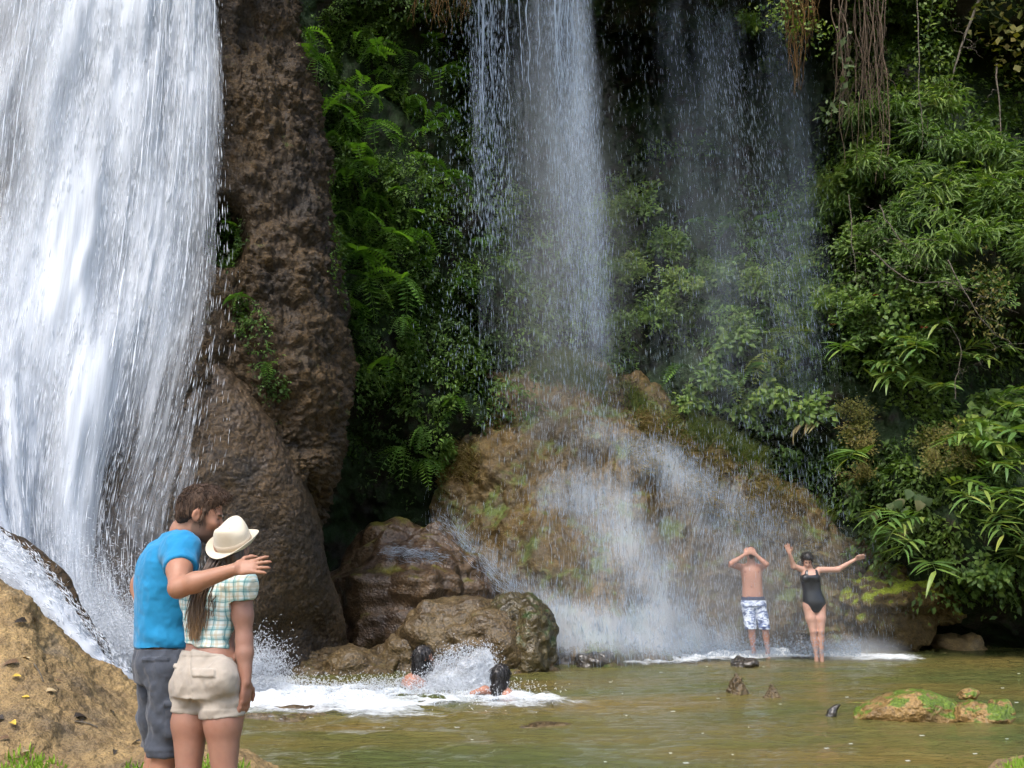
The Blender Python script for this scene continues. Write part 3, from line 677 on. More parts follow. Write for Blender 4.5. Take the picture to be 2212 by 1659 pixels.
link('water_sheet', grid_mesh('water_sheet', centred(MGS[sl_], o2), {'dens': np.clip(MD[sl_] * 1.0 - 0.02, 0, 1).ravel()}, arc_uv(MG)[sl_]), M['veil'], mc)
rv = []; rr_ = random.Random(17); cand = np.argwhere((MD > .30) & (np.arange(MD.shape[0])[:, None] < 250))
for i in range(150):
    a_, b_ = cand[rr_.randrange(len(cand))]; ln = rr_.randint(18, 60); k_ = np.linspace(a_, min(a_ + ln, MD.shape[0] - 12), 9).astype(int); w_ = np.clip(b_ + np.round(np.linspace(0, rr_.uniform(-3, 3), 9)).astype(int), 0, MD.shape[1] - 1)
    if k_[-1] - k_[0] < 10: continue
    c_ = _cr(MGS[k_, w_] + rr_.uniform(-.06, .06), 22); r_ = rr_.uniform(.001, .0026); q_ = np.linspace(0, 1, 22); rv.append(tube_np(c_, r_ * (np.sin(math.pi * q_) * .8 + .15) * (1 + .8 * noise(np.stack([q_ * 14, q_ * 0 + i, q_ * 0], -1), 3)), 4))
v, f = merge(rv); link('rivulets', mesh_np('rivulets', centred(v, o2), f), M['drop'], mc)
n = 12000
p, d, nn, dv = sample_grid(MG, np.where(MD > .04, MD, 0), n, 1.1)
d = unit(d * [1, 1, 1] + np.array([0, 0, -0.9])); p = p + nn * (RNG.random((n, 1)) ** 1.6 * 0.4 + 0.05)
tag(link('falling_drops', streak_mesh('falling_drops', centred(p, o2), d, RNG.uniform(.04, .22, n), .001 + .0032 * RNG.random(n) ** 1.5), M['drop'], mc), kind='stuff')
# drizzle shaken off the mound in front of the bathers
fall_thing('waterfall', 'sparse shower of drops falling over the two standing bathers', [
    drop_field(4200, (1440, 1800), (1500, 1880), 1010, 1410, 16.6, 18.2, [(0, .6), (.5, 1), (.9, 1.2), (1, .5)], 0.05, .18, .0008, .0028, 0.03, 3.5)], P(1690, 1405, 17.2), 'shower')
# thin runs on the domed boulder
# -- foam on the pool
def foam(name, label, outline, zoff, seed, hmax, gain, nx=220, ny=120, edge=1.0):
    (x0, x1), (y0, y1), fn = outline
    X, Y = np.meshgrid(np.linspace(x0, x1, nx), np.linspace(y0, y1, ny)); D = fn(X, Y)
    q = np.stack([X, Y, X * 0], -1)
    Z = zoff + hmax * np.clip(D, 0, 1) * (0.25 + 1.1 * np.abs(fbm(q * [2.2, 3.4, 1], 4, seed)) + 0.35 * fbm(q * 9, 3, seed + 1))
    base = (0.5 * (x0 + x1), 0.5 * (y0 + y1), 0)
    o = link(name, grid_mesh(name, centred(np.stack([X, Y, Z], -1), base), {'dens': np.clip(D, 0, 1).ravel()}, np.stack([X, Y], -1)), gain, loc=base)
    return tag(o, label, 'foam')
M['foam'] = mat_sheet('pool_foam', 6.0, 13.0, 2.4, (0.80, 0.84, 0.86), soft=0.30)
def seg(X, Y, pts, w):
    best = np.full(X.shape, 1e9)
    for (a0, b0), (a1, b1) in zip(pts[:-1], pts[1:]):
        t_ = np.clip(((X - a0) * (a1 - a0) + (Y - b0) * (b1 - b0)) / ((a1 - a0) ** 2 + (b1 - b0) ** 2), 0, 1)
        best = np.minimum(best, np.hypot(X - a0 - t_ * (a1 - a0), (Y - b0 - t_ * (b1 - b0)) * 1.0))
    return 1.15 * np.exp(-(best / w) ** 2)
def f1(X, Y):
    A = PZ(420, 1490, 0); B = PZ(620, 1518, 0); C = PZ(820, 1524, 0); D_ = PZ(1000, 1512, 0); E = PZ(1140, 1515, 0)
    return np.maximum.reduce([seg(X, Y, [A[:2], B[:2]], 1.35), .80 * seg(X, Y, [B[:2], C[:2]], 1.15), .68 * seg(X, Y, [C[:2], D_[:2]], 0.95), 0.56 * seg(X, Y, [D_[:2], E[:2]], 0.75)]) + 0.22 * fbm(np.stack([X, Y * 1.6, X * 0], -1) * 1.6, 3, 3) - .03
foam('foam', 'broad churning white foam spreading across the pool from the main waterfall', ((-6.4, 0.9), (8.9, 14.0), f1), 0.02, 141, 0.055, M['foam'], 300, 220)
def f2(X, Y):
    A = PZ(1205, 1405, 0); B = PZ(1290, 1425, 0); C = PZ(1400, 1428, 0); D_ = PZ(1530, 1420, 0); E = PZ(1680, 1415, 0)
    return 0.85 * seg(X, Y, [A[:2], B[:2], C[:2], D_[:2], E[:2]], 0.9) + 0.15 * fbm(np.stack([X, Y, X * 0], -1) * 2.2, 3, 3) - .04
foam('foam', 'white rushing water along the foot of the mound', ((-0.2, 5.4), (14.6, 18.2), f2), 0.02, 143, 0.07, M['foam'], 200, 120)
def f3(X, Y):
    A = PZ(1800, 1418, 0); B = PZ(1890, 1422, 0)
    return 0.75 * seg(X, Y, [A[:2], B[:2]], 0.9) + 0.15 * fbm(np.stack([X, Y, X * 0], -1) * 2.2, 3, 4) - .04
foam('foam', 'bright patch of foam where the shower lands beside the woman in the swimsuit', ((4.0, 8.0), (14.4, 18.4), f3), 0.02, 145, 0.05, M['foam'], 120, 80)
# splash thrown up between the swimmers
sp = empty('splash', PZ(1000, 1490, 0)); tag(sp, 'fan of clear water splashed up between the two swimmers', 'splash'); o3 = np.array(sp.location); yS = o3[1]
n = 5200
rows = [[P(880, 1492, yS - .1), P(960, 1498, yS - .2), P(1040, 1496, yS - .1), P(1068, 1490, yS + .05)],
        [P(905, 1470, yS), P(975, 1462, yS - .12), P(1045, 1462, yS - .02), P(1070, 1455, yS + .1)],
        [P(935, 1440, yS + .1), P(990, 1432, yS), P(1040, 1425, yS + .05), P(1064, 1425, yS + .15)],
        [P(975, 1418, yS + .2), P(1010, 1410, yS + .12), P(1035, 1404, yS + .15), P(1056, 1400, yS + .2)]]
SG = loft(rows[::-1], 60, 70); SN = grid_normals(SG)
SG = SG + SN * (0.05 * fbm(SG * 7, 3, 151))[..., None]
vv, uu = np.meshgrid(np.linspace(0, 1, 60), np.linspace(0, 1, 70), indexing='ij')
link('water_sheet', grid_mesh('water_sheet', centred(SG, o3), {'dens': np.clip(0.5 + 0.35 * vv + 0.2 * uu - 0.25 * (1 - uu) * (1 - vv), 0, 1).ravel()}, np.stack([uu, vv], -1)), mat_sheet('splash_water', 14, 6, 2.4, soft=0.30), sp)
p, d, nn, dv = sample_grid(SG, np.ones(SG.shape[:2]), n)
p = p + RNG.normal(0, .05, (n, 3)) + nn * RNG.uniform(0, .12, (n, 1))
tag(link('spray', streak_mesh('spray', centred(p, o3), RNG.normal(size=(n, 3)) + [.3, 0, .6], RNG.uniform(.01, .05, n), RNG.uniform(.002, .006, n)), M['white'], sp), kind='stuff')
# low spray over the churning foam
n = 9000
t = RNG.random(n); cpt = np.array([PZ(560, 1490, 0), PZ(700, 1510, 0), PZ(850, 1500, 0), PZ(950, 1490, 0), PZ(1080, 1510, 0)])
cen = _cr(cpt, 200)[(t * 199).astype(int)]
p = cen + RNG.normal(0, 1, (n, 3)) * np.array([.3, .5, 0]); p[:, 2] = np.abs(RNG.normal(0, .07, n)) + .02
tag(link('spray', streak_mesh('spray', p, RNG.normal(size=(n, 3)) + [0, 0, .4], RNG.uniform(.01, .05, n), RNG.uniform(.002, .006, n)), M['white']), 'low spray of drops leaping over the churning foam', 'spray', kind='stuff')
n = 9000
p = np.array([P(x, y, d_) for x, y, d_ in zip(RNG.uniform(1180, 1860, n), 1418 - np.abs(RNG.normal(0, 20, n)), RNG.uniform(15.8, 17.6, n))]); p[:, 2] = np.maximum(p[:, 2], .01)
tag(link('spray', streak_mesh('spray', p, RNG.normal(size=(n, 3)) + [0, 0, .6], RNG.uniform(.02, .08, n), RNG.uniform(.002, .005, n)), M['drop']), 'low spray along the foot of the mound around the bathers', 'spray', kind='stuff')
# -- mist: soft volumes of fine spray
def mist(name, label, loc, rad, dens):
    v, f = ICO[3]
    T = NT('mist'); c = T.coord()
    ln = T.n('ShaderNodeVectorMath', operation='LENGTH'); T.set(ln.inputs[0], T.mapping(c, tuple(1 / r for r in rad)))
    fal = T.math('POWER', T.math('SUBTRACT', 1.0, ln.outputs['Value'], clamp=True), 1.3)
    den = T.math('MULTIPLY', T.math('MULTIPLY', fal, T.maprange(T.noise(T.mapping(c, (1.2, 1.2, .6)), 1.0, 2), .3, .7, .35, 1.0)), dens)
    pv = T.n('ShaderNodeVolumePrincipled'); T.set(pv.inputs['Color'], (0.93, 0.95, 0.98)); T.set(pv.inputs['Density'], den); pv.inputs['Anisotropy'].default_value = 0.1
    T.t.links.new(pv.outputs[0], T.out.inputs['Volume'])
    o = link(name, mesh_np(name, v * np.array(rad) * 1.02, f), T.m, loc=loc)
    tag(o, label, 'mist', kind='stuff')
mist('mist', 'haze of spray hanging round the central waterfall and mound top', P(1215, 560, 18.3), (1.7, 1.5, 5.8), 0.24)
mist('mist', 'haze of spray around the foot of the mound and the bathers', P(1480, 1300, 17.0), (4.2, 1.6, 1.9), 0.32)
mist('mist', 'white spray cloud at the foot of the main waterfall', P(150, 1330, 10.6), (2.3, 1.3, 1.9), 0.14)
mist('mist', 'haze of drizzle in front of the dark recess', P(1560, 600, 18.4), (2.6, 1.2, 4.8), 0.07)
mist('mist', 'puff of spray beside the legs of the woman in the swimsuit', P(1835, 1408, 16.9), (1.1, .7, .35), 1.6)
mist('mist', 'low white spray at the foot of the mound', P(1330, 1400, 15.9), (1.5, .6, .45), 1.5)
# ================================================================== plants
M['leaf_fern'] = mat_leaf('fern_green', [(0.035, 0.078, 0.014), (0.071, 0.155, 0.023), (0.132, 0.248, 0.033)], 0.45, 0.3)
M['leaf_wall'] = mat_leaf('wall_leaf_green', [(0.023, 0.048, 0.013), (0.055, 0.105, 0.018), (0.100, 0.178, 0.024), (0.165, 0.221, 0.031)], 0.5, 0.25, True)
M['leaf_right'] = mat_leaf('hillside_leaf_green', [(0.027, 0.049, 0.013), (0.056, 0.101, 0.020), (0.100, 0.155, 0.024), (0.154, 0.196, 0.037)], 0.45, 0.28, True)
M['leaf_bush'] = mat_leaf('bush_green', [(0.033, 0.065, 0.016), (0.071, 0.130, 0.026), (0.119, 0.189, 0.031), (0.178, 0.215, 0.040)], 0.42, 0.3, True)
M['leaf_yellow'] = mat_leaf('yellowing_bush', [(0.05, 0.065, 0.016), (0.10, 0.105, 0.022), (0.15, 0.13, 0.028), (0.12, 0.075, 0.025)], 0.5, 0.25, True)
M['leaf_ginger'] = mat_leaf('ginger_green', [(0.063, 0.124, 0.032), (0.097, 0.179, 0.042), (0.149, 0.228, 0.044), (0.252, 0.276, 0.061)], 0.32, 0.25, spec=0.6)
M['leaf_round'] = mat_leaf('round_leaf_green', [(0.05, 0.085, 0.03), (0.085, 0.115, 0.045), (0.13, 0.12, 0.055)], 0.5, 0.2)
M['leaf_dry'] = mat_leaf('dry_leaf', [(0.26, 0.20, 0.10), (0.32, 0.27, 0.13), (0.20, 0.19, 0.07)], 0.6, 0.25)
M['leaf_pale'] = mat_leaf('yellow_fern', [(0.10, 0.15, 0.02), (0.17, 0.20, 0.03)], 0.5, 0.3)
M['stem'] = mat_plain('green_stem', (0.05, 0.075, 0.02), 0.5)
M['bark'] = mat_plain('grey_bark', (0.10, 0.085, 0.065), 0.85, 0.2, 20, 0.4)
M['root'] = mat_plain('hanging_root', (0.085, 0.062, 0.042), 0.9, 0.15, 14, 0.4)
M['rust'] = mat_plain('rusty_root', (0.095, 0.055, 0.018), 0.9, 0.15, 9, 0.5)
M['petal_white'] = mat_plain('white_petal', (0.75, 0.75, 0.72), 0.5)
M['petal_red'] = mat_plain('red_petal', (0.35, 0.03, 0.02), 0.5)

def leaf_np(L=1.0, Wd=0.2, droop=0.25, fold=0.25, n=5, tip=1.0, heart=False):
    """one leaf along +X, folded on its midrib, drooping"""
    t = np.linspace(0, 1, n + 1)
    w = Wd * 0.5 * (np.sin(math.pi * t ** (0.6 if not heart else 0.42)) ** 0.8)
    w[0] = Wd * 0.03; w[-1] = 0.0
    z = -droop * t ** 2 * L; x = t * L * (1 - 0.25 * droop * t)
    V = []
    for i in range(n + 1):
        V += [(x[i], w[i] * L, z[i] + w[i] * fold * L), (x[i], 0, z[i]), (x[i], -w[i] * L, z[i] + w[i] * fold * L)]
    F = []
    for i in range(n):
        a = 3 * i; F += [(a, a + 1, a + 4, a + 3), (a + 1, a + 2, a + 5, a + 4)]
    return np.array(V), np.array(F)
def leaf_mesh(name, mat, **k):
    v, f = leaf_np(**k); me = mesh_np(name, v, f); me.materials.append(mat); return me
LANCE = [leaf_mesh('lance_leaf', M['leaf_ginger'], Wd=0.14, droop=d, fold=0.4) for d in (0.08, 0.22, 0.42)]
LANCE_DRY = [leaf_mesh('dry_leaf', M['leaf_dry'], Wd=0.2, droop=d, fold=0.5) for d in (0.5, 0.9)]
ROUND = [leaf_mesh('round_leaf', M['leaf_round'], Wd=0.95, droop=d, fold=0.12, heart=True) for d in (0.15, 0.35)]
def frond_mesh(name, mat, pairs=10, droop=0.55, wid=0.24):
    V, F = [], []
    for i in range(pairs):
        t = (i + 0.7) / pairs; x = t * (1 - 0.3 * droop * t); z = -droop * t * t; s = wid * math.sin(math.pi * min(1, t * 0.86 + 0.14)) ** 0.7 + 0.02
        for sg in (-1, 1):
            b = len(V); wv = 0.5 / pairs
            V += [(x - wv * .6, 0, z), (x + s * 0.25 - wv, sg * s * 0.5, z - 0.02), (x + s * 0.45, sg * s, z - 0.10 * s), (x + wv * 0.8 + s * 0.25, sg * s * 0.45, z - 0.01)]
            F.append((b, b + 1, b + 2, b + 3))
    v2, f2 = tube_np([(t * (1 - 0.3 * droop * t), 0, -droop * t * t) for t in np.linspace(0, 1, 6)], 0.006, 3)
    v, f = merge([(np.array(V), np.array(F)), (v2, f2)])
    me = mesh_np(name, v, f, smooth=False); me.materials.append(mat); return me
FROND = [frond_mesh('frond', M['leaf_fern'], 10, d) for d in (0.35, 0.7, 1.0)]
FROND_Y = [frond_mesh('frond', M['leaf_pale'], 10, d) for d in (0.35, 0.6)]

# surfaces the plants stand on, looked up by their place in the picture
SURF = {}
for k in ('cliff', 'rock_buttress', 'travertine_mound', 'river_bank', 'rock_apron'):
    G, N = LOFT[k]; G2, N2 = G[::3, ::3].reshape(-1, 3), N[::3, ::3].reshape(-1, 3); a, b = proj(G2); SURF[k] = (G2, N2, a, b)
def at(dx, dy, k='cliff'):
    G, N, a, b = SURF[k]; d2 = (a - dx) ** 2 + (b - dy) ** 2
    i = np.argsort(d2)[:3]; i = i[np.argmin(G[i, 1])]
    return G[i], N[i]
def aim(direction, up=(0, 0, 1)):
    """rotation with local X along direction and local Z near up"""
    x = Vector(direction).normalized(); z = Vector(up); y = z.cross(x)
    if y.length < 1e-4: y = Vector((0, 1, 0))
    y.normalize(); z = x.cross(y)
    return Matrix((x, y, z)).transposed().to_euler()
def blade(name, me, parent, loc, direction, s, up=(0, 0, 1), roll=0.0):
    o = bpy.data.objects.new(name, me); o.parent = parent; o.location = loc
    e = aim(direction, up).to_matrix() @ Matrix.Rotation(roll, 3, 'X')
    o.rotation_euler = e.to_euler(); o.scale = (s, s, s); COL.objects.link(o); return o

def fern(dx, dy, size, label, group, surf='cliff', nf=6, meshes=None, push=0.1, name='fern', down=0.25):
    p, nrm = at(dx, dy, surf); nrm = unit(nrm * [1, 1, 0.35]); p = p + nrm * push
    e = empty(name, p, (0, 0, 0)); tag(e, label, 'fern', group)
    side = unit(np.cross([0, 0, 1], nrm)); t0 = random.uniform(-.2, .2)
    for i in range(nf):
        a = -1.25 + 2.5 * (i + random.uniform(.2, .8)) / nf + t0
        d = nrm * math.cos(a) * random.uniform(.5, 1) + side * math.sin(a) * 1.15 + np.array([0, 0, random.uniform(-down - .5, .55 - down)])
        blade('frond', random.choice(meshes or FROND), e, (0, 0, 0), d, size * random.uniform(.65, 1.1), roll=random.uniform(-.5, .5))
    return e
rnd = random.Random(3)
# ferns on the lit wall right of the buttress
spots = []
tries = 0
while len(spots) < 60 and tries < 4000:
    tries += 1
    y = rnd.uniform(90, 980); x = rnd.uniform(715 + 20 * (y > 400), 960 + 60 * (y > 450))
    if y > 860 and x < 840: continue
    if noise(np.array([x / 90, y / 120, 3.3]), 4) < -0.15: continue
    if all((x - a) ** 2 + (y - b) ** 2 > 42 ** 2 for a, b in spots): spots.append((x, y))
for i, (x, y) in enumerate(spots):
    zone = 'upper' if y < 380 else ('middle' if y < 700 else 'lower')
    fern(x, y, rnd.uniform(.38, .72), f'green fern on the {zone} wall right of the buttress', f'ferns on the {zone} wall right of the buttress', nf=rnd.randint(5, 7), push=rnd.uniform(.1, .45))
for i, (x, y, s) in enumerate([(770, 545, .85), (835, 520, .6), (860, 600, .8), (800, 610, .7)]):
    fern(x, y, s, ['large bright fern leaning out beside the buttress edge at mid height', 'bright fern frond clump just above the largest fern', 'long fern drooping to the right below the bright clump', 'bright fern tucked under the largest fern by the buttress'][i], None, nf=8, push=.5)
for i, (x, y, s, l) in enumerate([(505, 490, .35, 'small fern in the dark pocket of the buttress beside the main waterfall'), (480, 545, .28, 'tiny fern below the dark pocket of the buttress'), (522, 640, .32, 'small fern clinging to the buttress at the veil of the main fall'),
                             (585, 790, .3, 'small fern in a crack of the buttress above the sloping apron'), (660, 60, .6, 'fern at the top right edge of the buttress'), (680, 130, .55, 'fern hanging off the top edge of the buttress into the dark recess')]):
    fern(x, y, s, l, None, surf='rock_buttress', nf=6, push=.08)
for i, (x, y) in enumerate([(1700, 720), (1740, 735), (1640, 760), (1755, 800), (1560, 820), (1610, 700), (1690, 800)]):
    fern(x, y, rnd.uniform(.5, .75), 'yellowing fern above the right side of the mound', 'yellow ferns above the mound', meshes=FROND_Y, nf=4, push=.6)
for i in range(22):
    x, y = rnd.uniform(1330, 1790), rnd.uniform(470, 900)
    fern(x, y, rnd.uniform(.4, .7), 'green fern in the undergrowth behind the drizzle', 'ferns behind the drizzle', nf=6, push=rnd.uniform(.2, .6))

# small leaves carpeting the walls: nobody could count them
def wall_leaves(name, label, surf, n, mask, mat, size, lift, seed, clump=0.9, asp=0.5):
    G, N = LOFT[surf]; a, b = proj(G); D = np.clip(mask(a, b) + 0.0, 0, 1) * sm(-0.25, 0.25, fbm(G * clump, 3, seed) + 0.35 * fbm(G * 3.1, 2, seed + 1))
    p, d, nn, dv = sample_grid(G, D, n)
    nn = unit(nn * [1, 1, .4]); bulge = np.clip(fbm(p * 1.1, 3, seed + 2) + 0.25, 0, 1.2)
    p = p + nn * (lift * bulge * RNG.random(n) ** 0.45 + 0.03)[:, None]
    dr = unit(nn * 0.8 + RNG.normal(0, .55, (n, 3)) + np.array([0, 0, -0.55])); up = unit(nn * .6 + np.array([0, 0, 1.0]) + RNG.normal(0, .45, (n, 3)))
    sd = unit(np.cross(up, dr)); L = (size * RNG.uniform(.55, 1.35, n))[:, None]; nz = np.cross(dr, sd)
    V = np.empty((n, 4, 3)); V[:, 0] = p; V[:, 1] = p + dr * L * .5 + sd * L * asp * .5 + nz * L * .08; V[:, 2] = p + dr * L - nz * L * .12; V[:, 3] = p + dr * L * .5 - sd * L * asp * .5 + nz * L * .08
    bs = (np.arange(n) * 4)[:, None]; F = np.concatenate([bs + [[0, 1, 2]], bs + [[0, 2, 3]]])
    r = np.clip(0.45 + 0.35 * fbm(p * .8, 2, seed + 5) + RNG.normal(0, .16, n), 0, 1)
    tag(link(name, mesh_np(name, V.reshape(-1, 3), F, {'rnd': np.repeat(r, 4)}, smooth=False), mat), label, 'foliage', kind='stuff')
wall_leaves('foliage', 'small dark leaves carpeting the wall between buttress and central fall', 'cliff', 44000,
            lambda x, y: sm(660, 740, x) * sm(1120, 1020, x) * sm(-160, -60, y) * (1 - sm(900, 1010, y) * sm(900, 760, x)) * sm(1100, 980, y) * sm(1060, 920, x - 0.18 * y), M['leaf_wall'], .085, .55, 201)
wall_leaves('foliage', 'undergrowth covering the slope behind the central fall and drizzle', 'cliff', 42000,
            lambda x, y: sm(980, 1100, x) * sm(1900, 1760, x) * sm(330, 520, y + 60 * np.sin(x / 70)) * (0.35 + .65 * sm(1250, 1330, x)) * sm(1100, 960, y), M['leaf_wall'], .10, .8, 211)
wall_leaves('foliage', 'leafy undergrowth covering the hillside at the right', 'cliff', 46000,
            lambda x, y: sm(1790, 1860, x + .12 * np.clip(y - 900, 0, 400) * -1) * (1 - .8 * sm(2010, 2080, x) * sm(300, 200, y)) * sm(1320, 1240, y) * (1 - .85 * sm(2030, 2090, x) * sm(660, 700, y) * sm(900, 850, y)), M['leaf_right'], .12, .8, 221)
wall_leaves('foliage', 'green leaves growing in the cracks of the brown buttress', 'rock_buttress', 5000,
            lambda x, y: .8 * sm(640, 690, x) * sm(140, 40, y) + .5 * sm(60, 20, np.hypot(x - 490, (y - 515) / 1.4)) + .4 * sm(45, 10, np.abs(x - 520 - (y - 620) * .35)) * sm(600, 640, y) * sm(1000, 900, y) + .3 * sm(700, 740, x) * sm(700, 500, y), M['leaf_wall'], .06, .12, 231)
wall_leaves('foliage', 'moss and low leaves hanging along the crest of the mound', 'travertine_mound', 6000,
            lambda x, y: .8 * sm(70, 10, np.abs(y - (800 + np.clip(x - 1250, 0, 999) ** 1.0 * .55))) * sm(1020, 1060, x), M['leaf_yellow'], .055, .12, 241)

# ---- shrubs: three kinds, each a crown on branching stems
def shrub_proto(seed, nleaf, size, asp, droop, R0, flat=0.8, nstem=9, mat=None, cl=9):
    rg = np.random.default_rng(seed); tips, stems = [], []
    for i in range(nstem):
        a = rg.uniform(0, 2 * math.pi); e = rg.uniform(.15, 1.0); L = R0 * rg.uniform(.7, 1.15)
        d = np.array([math.cos(a) * e, math.sin(a) * e, 1.1 - .5 * e]); d /= np.linalg.norm(d)
        pts = np.array([d * L * t + np.array([0, 0, -droop * L * t * t * .5]) + rg.normal(0, .02 * L, 3) * t for t in np.linspace(0, 1, 6)])
        stems.append(tube_np(pts, np.linspace(.016, .004, 6) * R0, 4)); tips.append(pts)
    pos, dr = [], []
    for i in range(nleaf):
        pts = tips[rg.integers(nstem)]; t = rg.uniform(.3, 1.0) ** .7 * 5; k = min(int(t), 4); q = pts[k] + (pts[k + 1] - pts[k]) * (t - k)
        off = rg.normal(0, R0 * .13, 3); pos.append(q + off); dr.append(unit(q + off * 3) * .7 + rg.normal(0, .5, 3) + np.array([0, 0, -droop]))
    pos, dr = np.array(pos), unit(np.array(dr)); up = unit(np.array([0, 0, 1.0]) + rg.normal(0, .4, (nleaf, 3))); sd = unit(np.cross(up, dr)); nz = np.cross(dr, sd)
    L = (size * rg.uniform(.6, 1.3, nleaf))[:, None]
    V = np.empty((nleaf, 4, 3)); V[:, 0] = pos; V[:, 1] = pos + dr * L * .45 + sd * L * asp * .5 + nz * L * .08; V[:, 2] = pos + dr * L - nz * L * .15; V[:, 3] = pos + dr * L * .45 - sd * L * asp * .5 + nz * L * .08
    V[..., 2] *= flat
    bs = (np.arange(nleaf) * 4)[:, None]; F = np.concatenate([bs + [[0, 1, 2]], bs + [[0, 2, 3]]])
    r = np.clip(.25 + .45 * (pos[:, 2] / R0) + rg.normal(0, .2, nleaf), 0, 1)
    crown = mesh_np('crown', V.reshape(-1, 3), F, {'rnd': np.repeat(r, 4)}, smooth=False); crown.materials.append(mat)
    v, f = merge(stems); st = mesh_np('stems', v, f); st.materials.append(M['bark'])
    return crown, st
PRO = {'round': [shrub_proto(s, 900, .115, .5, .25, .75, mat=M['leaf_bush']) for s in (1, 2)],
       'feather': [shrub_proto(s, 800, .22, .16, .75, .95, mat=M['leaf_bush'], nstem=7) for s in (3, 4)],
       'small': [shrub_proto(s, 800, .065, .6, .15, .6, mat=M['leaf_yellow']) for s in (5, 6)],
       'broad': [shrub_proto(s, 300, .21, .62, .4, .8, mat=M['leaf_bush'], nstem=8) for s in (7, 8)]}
def shrub(kind, dx, dy, s, label, group=None, push=.35, name='shrub', surf='cliff', cat='shrub'):
    p, nrm = at(dx, dy, surf); nrm = unit(nrm * [1, 1, .3]); p = p + nrm * push - np.array([0, 0, .3 * s])
    q = Vector((nrm[0] * .8, nrm[1] * .8, .75)).to_track_quat('Z', 'Y'); e = empty(name, p, (q @ Euler((0, 0, rnd.uniform(0, 6.28))).to_quaternion()).to_euler(), s)
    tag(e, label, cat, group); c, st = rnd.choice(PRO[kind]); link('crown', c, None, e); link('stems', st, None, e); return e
for x, y, s in [(1900, 330, 1), (1985, 300, 1.05), (2060, 330, 1.1), (2140, 360, 1.1), (2200, 400, 1.1), (1950, 400, 1), (2030, 420, 1.05), (2110, 450, 1.1), (2190, 490, 1.1), (1880, 430, .9), (1960, 490, .95), (2060, 520, 1.0), (2150, 560, 1.0), (1990, 240, .9), (1890, 250, .8), (1840, 380, .8)]:
    shrub('feather', x, y, s * rnd.uniform(.85, 1.1), 'drooping feathery shrub on the upper right hillside', 'feathery shrubs on the upper right hillside', .5)
for x, y, s in [(1830, 450, .7), (1860, 540, .8), (1930, 570, .8), (1830, 640, .8), (1890, 660, .9), (1960, 650, .9), (2030, 620, .8), (2100, 630, .8), (1850, 720, .8), (1950, 720, .8), (1780, 560, .7)]:
    shrub('round', x, y, s, 'leafy green shrub halfway up the right hillside', 'shrubs halfway up the right hillside', .45)
for x, y, s in [(1320, 480, .9), (1390, 450, .95), (1430, 540, .9), (1340, 590, .8), (1480, 620, .9), (1560, 590, .8), (1630, 640, .85), (1700, 610, .8), (1420, 680, .8), (1540, 720, .9), (1650, 690, .9), (1350, 720, .7), (1760, 660, .8)]:
    shrub('round', x, y, s, 'bushy green shrub behind the drizzle', 'shrubs behind the drizzle', .5)
for x, y, s in [(1540, 800, .7), (1600, 760, .75), (1660, 850, .7), (1735, 880, .7), (1500, 860, .6), (1590, 880, .6)]:
    shrub('broad', x, y, s, 'broad-leaved plant above the crest of the mound', 'broad-leaved plants above the mound', .5)
for x, y, s in [(1860, 940, .85), (1910, 900, .85), (1960, 960, .9), (2020, 930, .8), (1900, 1000, .8), (1980, 1010, .8), (1850, 880, .7), (2040, 990, .8)]:
    shrub('small', x, y, s, 'small-leaved yellowing shrub on the right hillside', 'yellowing shrubs on the right hillside', .45)
for x, y, s in [(2150, 880, .9), (2200, 930, .9), (2120, 950, .8), (2190, 1240, .7), (2100, 1220, .6)]:
    shrub('broad', x, y, s, 'broad-leaved dark green bush at the right edge', 'broad-leaved bushes at the right edge', .4)
for x, y, s in [(1560, 30, .6), (1620, 90, .5), (1640, 170, .5)]:
    shrub('round', x, y, s, 'small shrub on the dark rock near the top', 'shrubs hanging near the top', .5)
# ---- ginger-like plants: arching canes with two ranks of long leaves
def ginger(dx, dy, L, label, group, lean, push=.3, n=9, leafl=.36, flower=False, meshes=None):
    p, nrm = at(dx, dy); nrm = unit(nrm * [1, 1, .2]); side = unit(np.cross([0, 0, 1], nrm)); p = p + nrm * push
    e = empty('ginger_plant', p); tag(e, label, 'plant', group)
    d0 = unit(nrm * .8 + side * lean + np.array([0, 0, .9])); d1 = unit(nrm * .75 + side * lean * 1.3 + np.array([0, 0, -.55]))
    pts = [np.zeros(3)]
    for t in np.linspace(0, 1, 9): pts.append(pts[-1] + (d0 * (1 - t) + d1 * t) * L / 9)
    pts = np.array(pts); v, f = tube_np(pts, np.linspace(.011, .004, len(pts)), 5); link('stem', mesh_np('stem', v, f), M['stem'], e)
    for i in range(n):
        t = .25 + .75 * i / (n - 1); k = min(int(t * 9), 8); q = pts[k] + (pts[k + 1] - pts[k]) * (t * 9 - k); tg = unit(pts[k + 1] - pts[k]); s2 = unit(np.cross(tg, [0, 0, 1]) + 1e-6)
        sg = 1 if i % 2 else -1
        blade('leaf', random.choice(meshes or LANCE), e, q, tg * (.75 if i < n - 1 else 1.5) + s2 * sg * .85 + np.array([0, 0, .1]), leafl * rnd.uniform(.8, 1.15), roll=rnd.uniform(-.4, .4))
    if flower:
        fv = []
        for a in range(6):
            v, f = leaf_np(.07, .5, .5, .2, 3); Rm = np.array(Euler((0, -.5, a * 1.05)).to_matrix()); fv.append((v @ Rm.T, f))
        v, f = merge(fv); link('flower', mesh_np('flower', v, f), M['petal_white'], e, pts[-1])
    return e
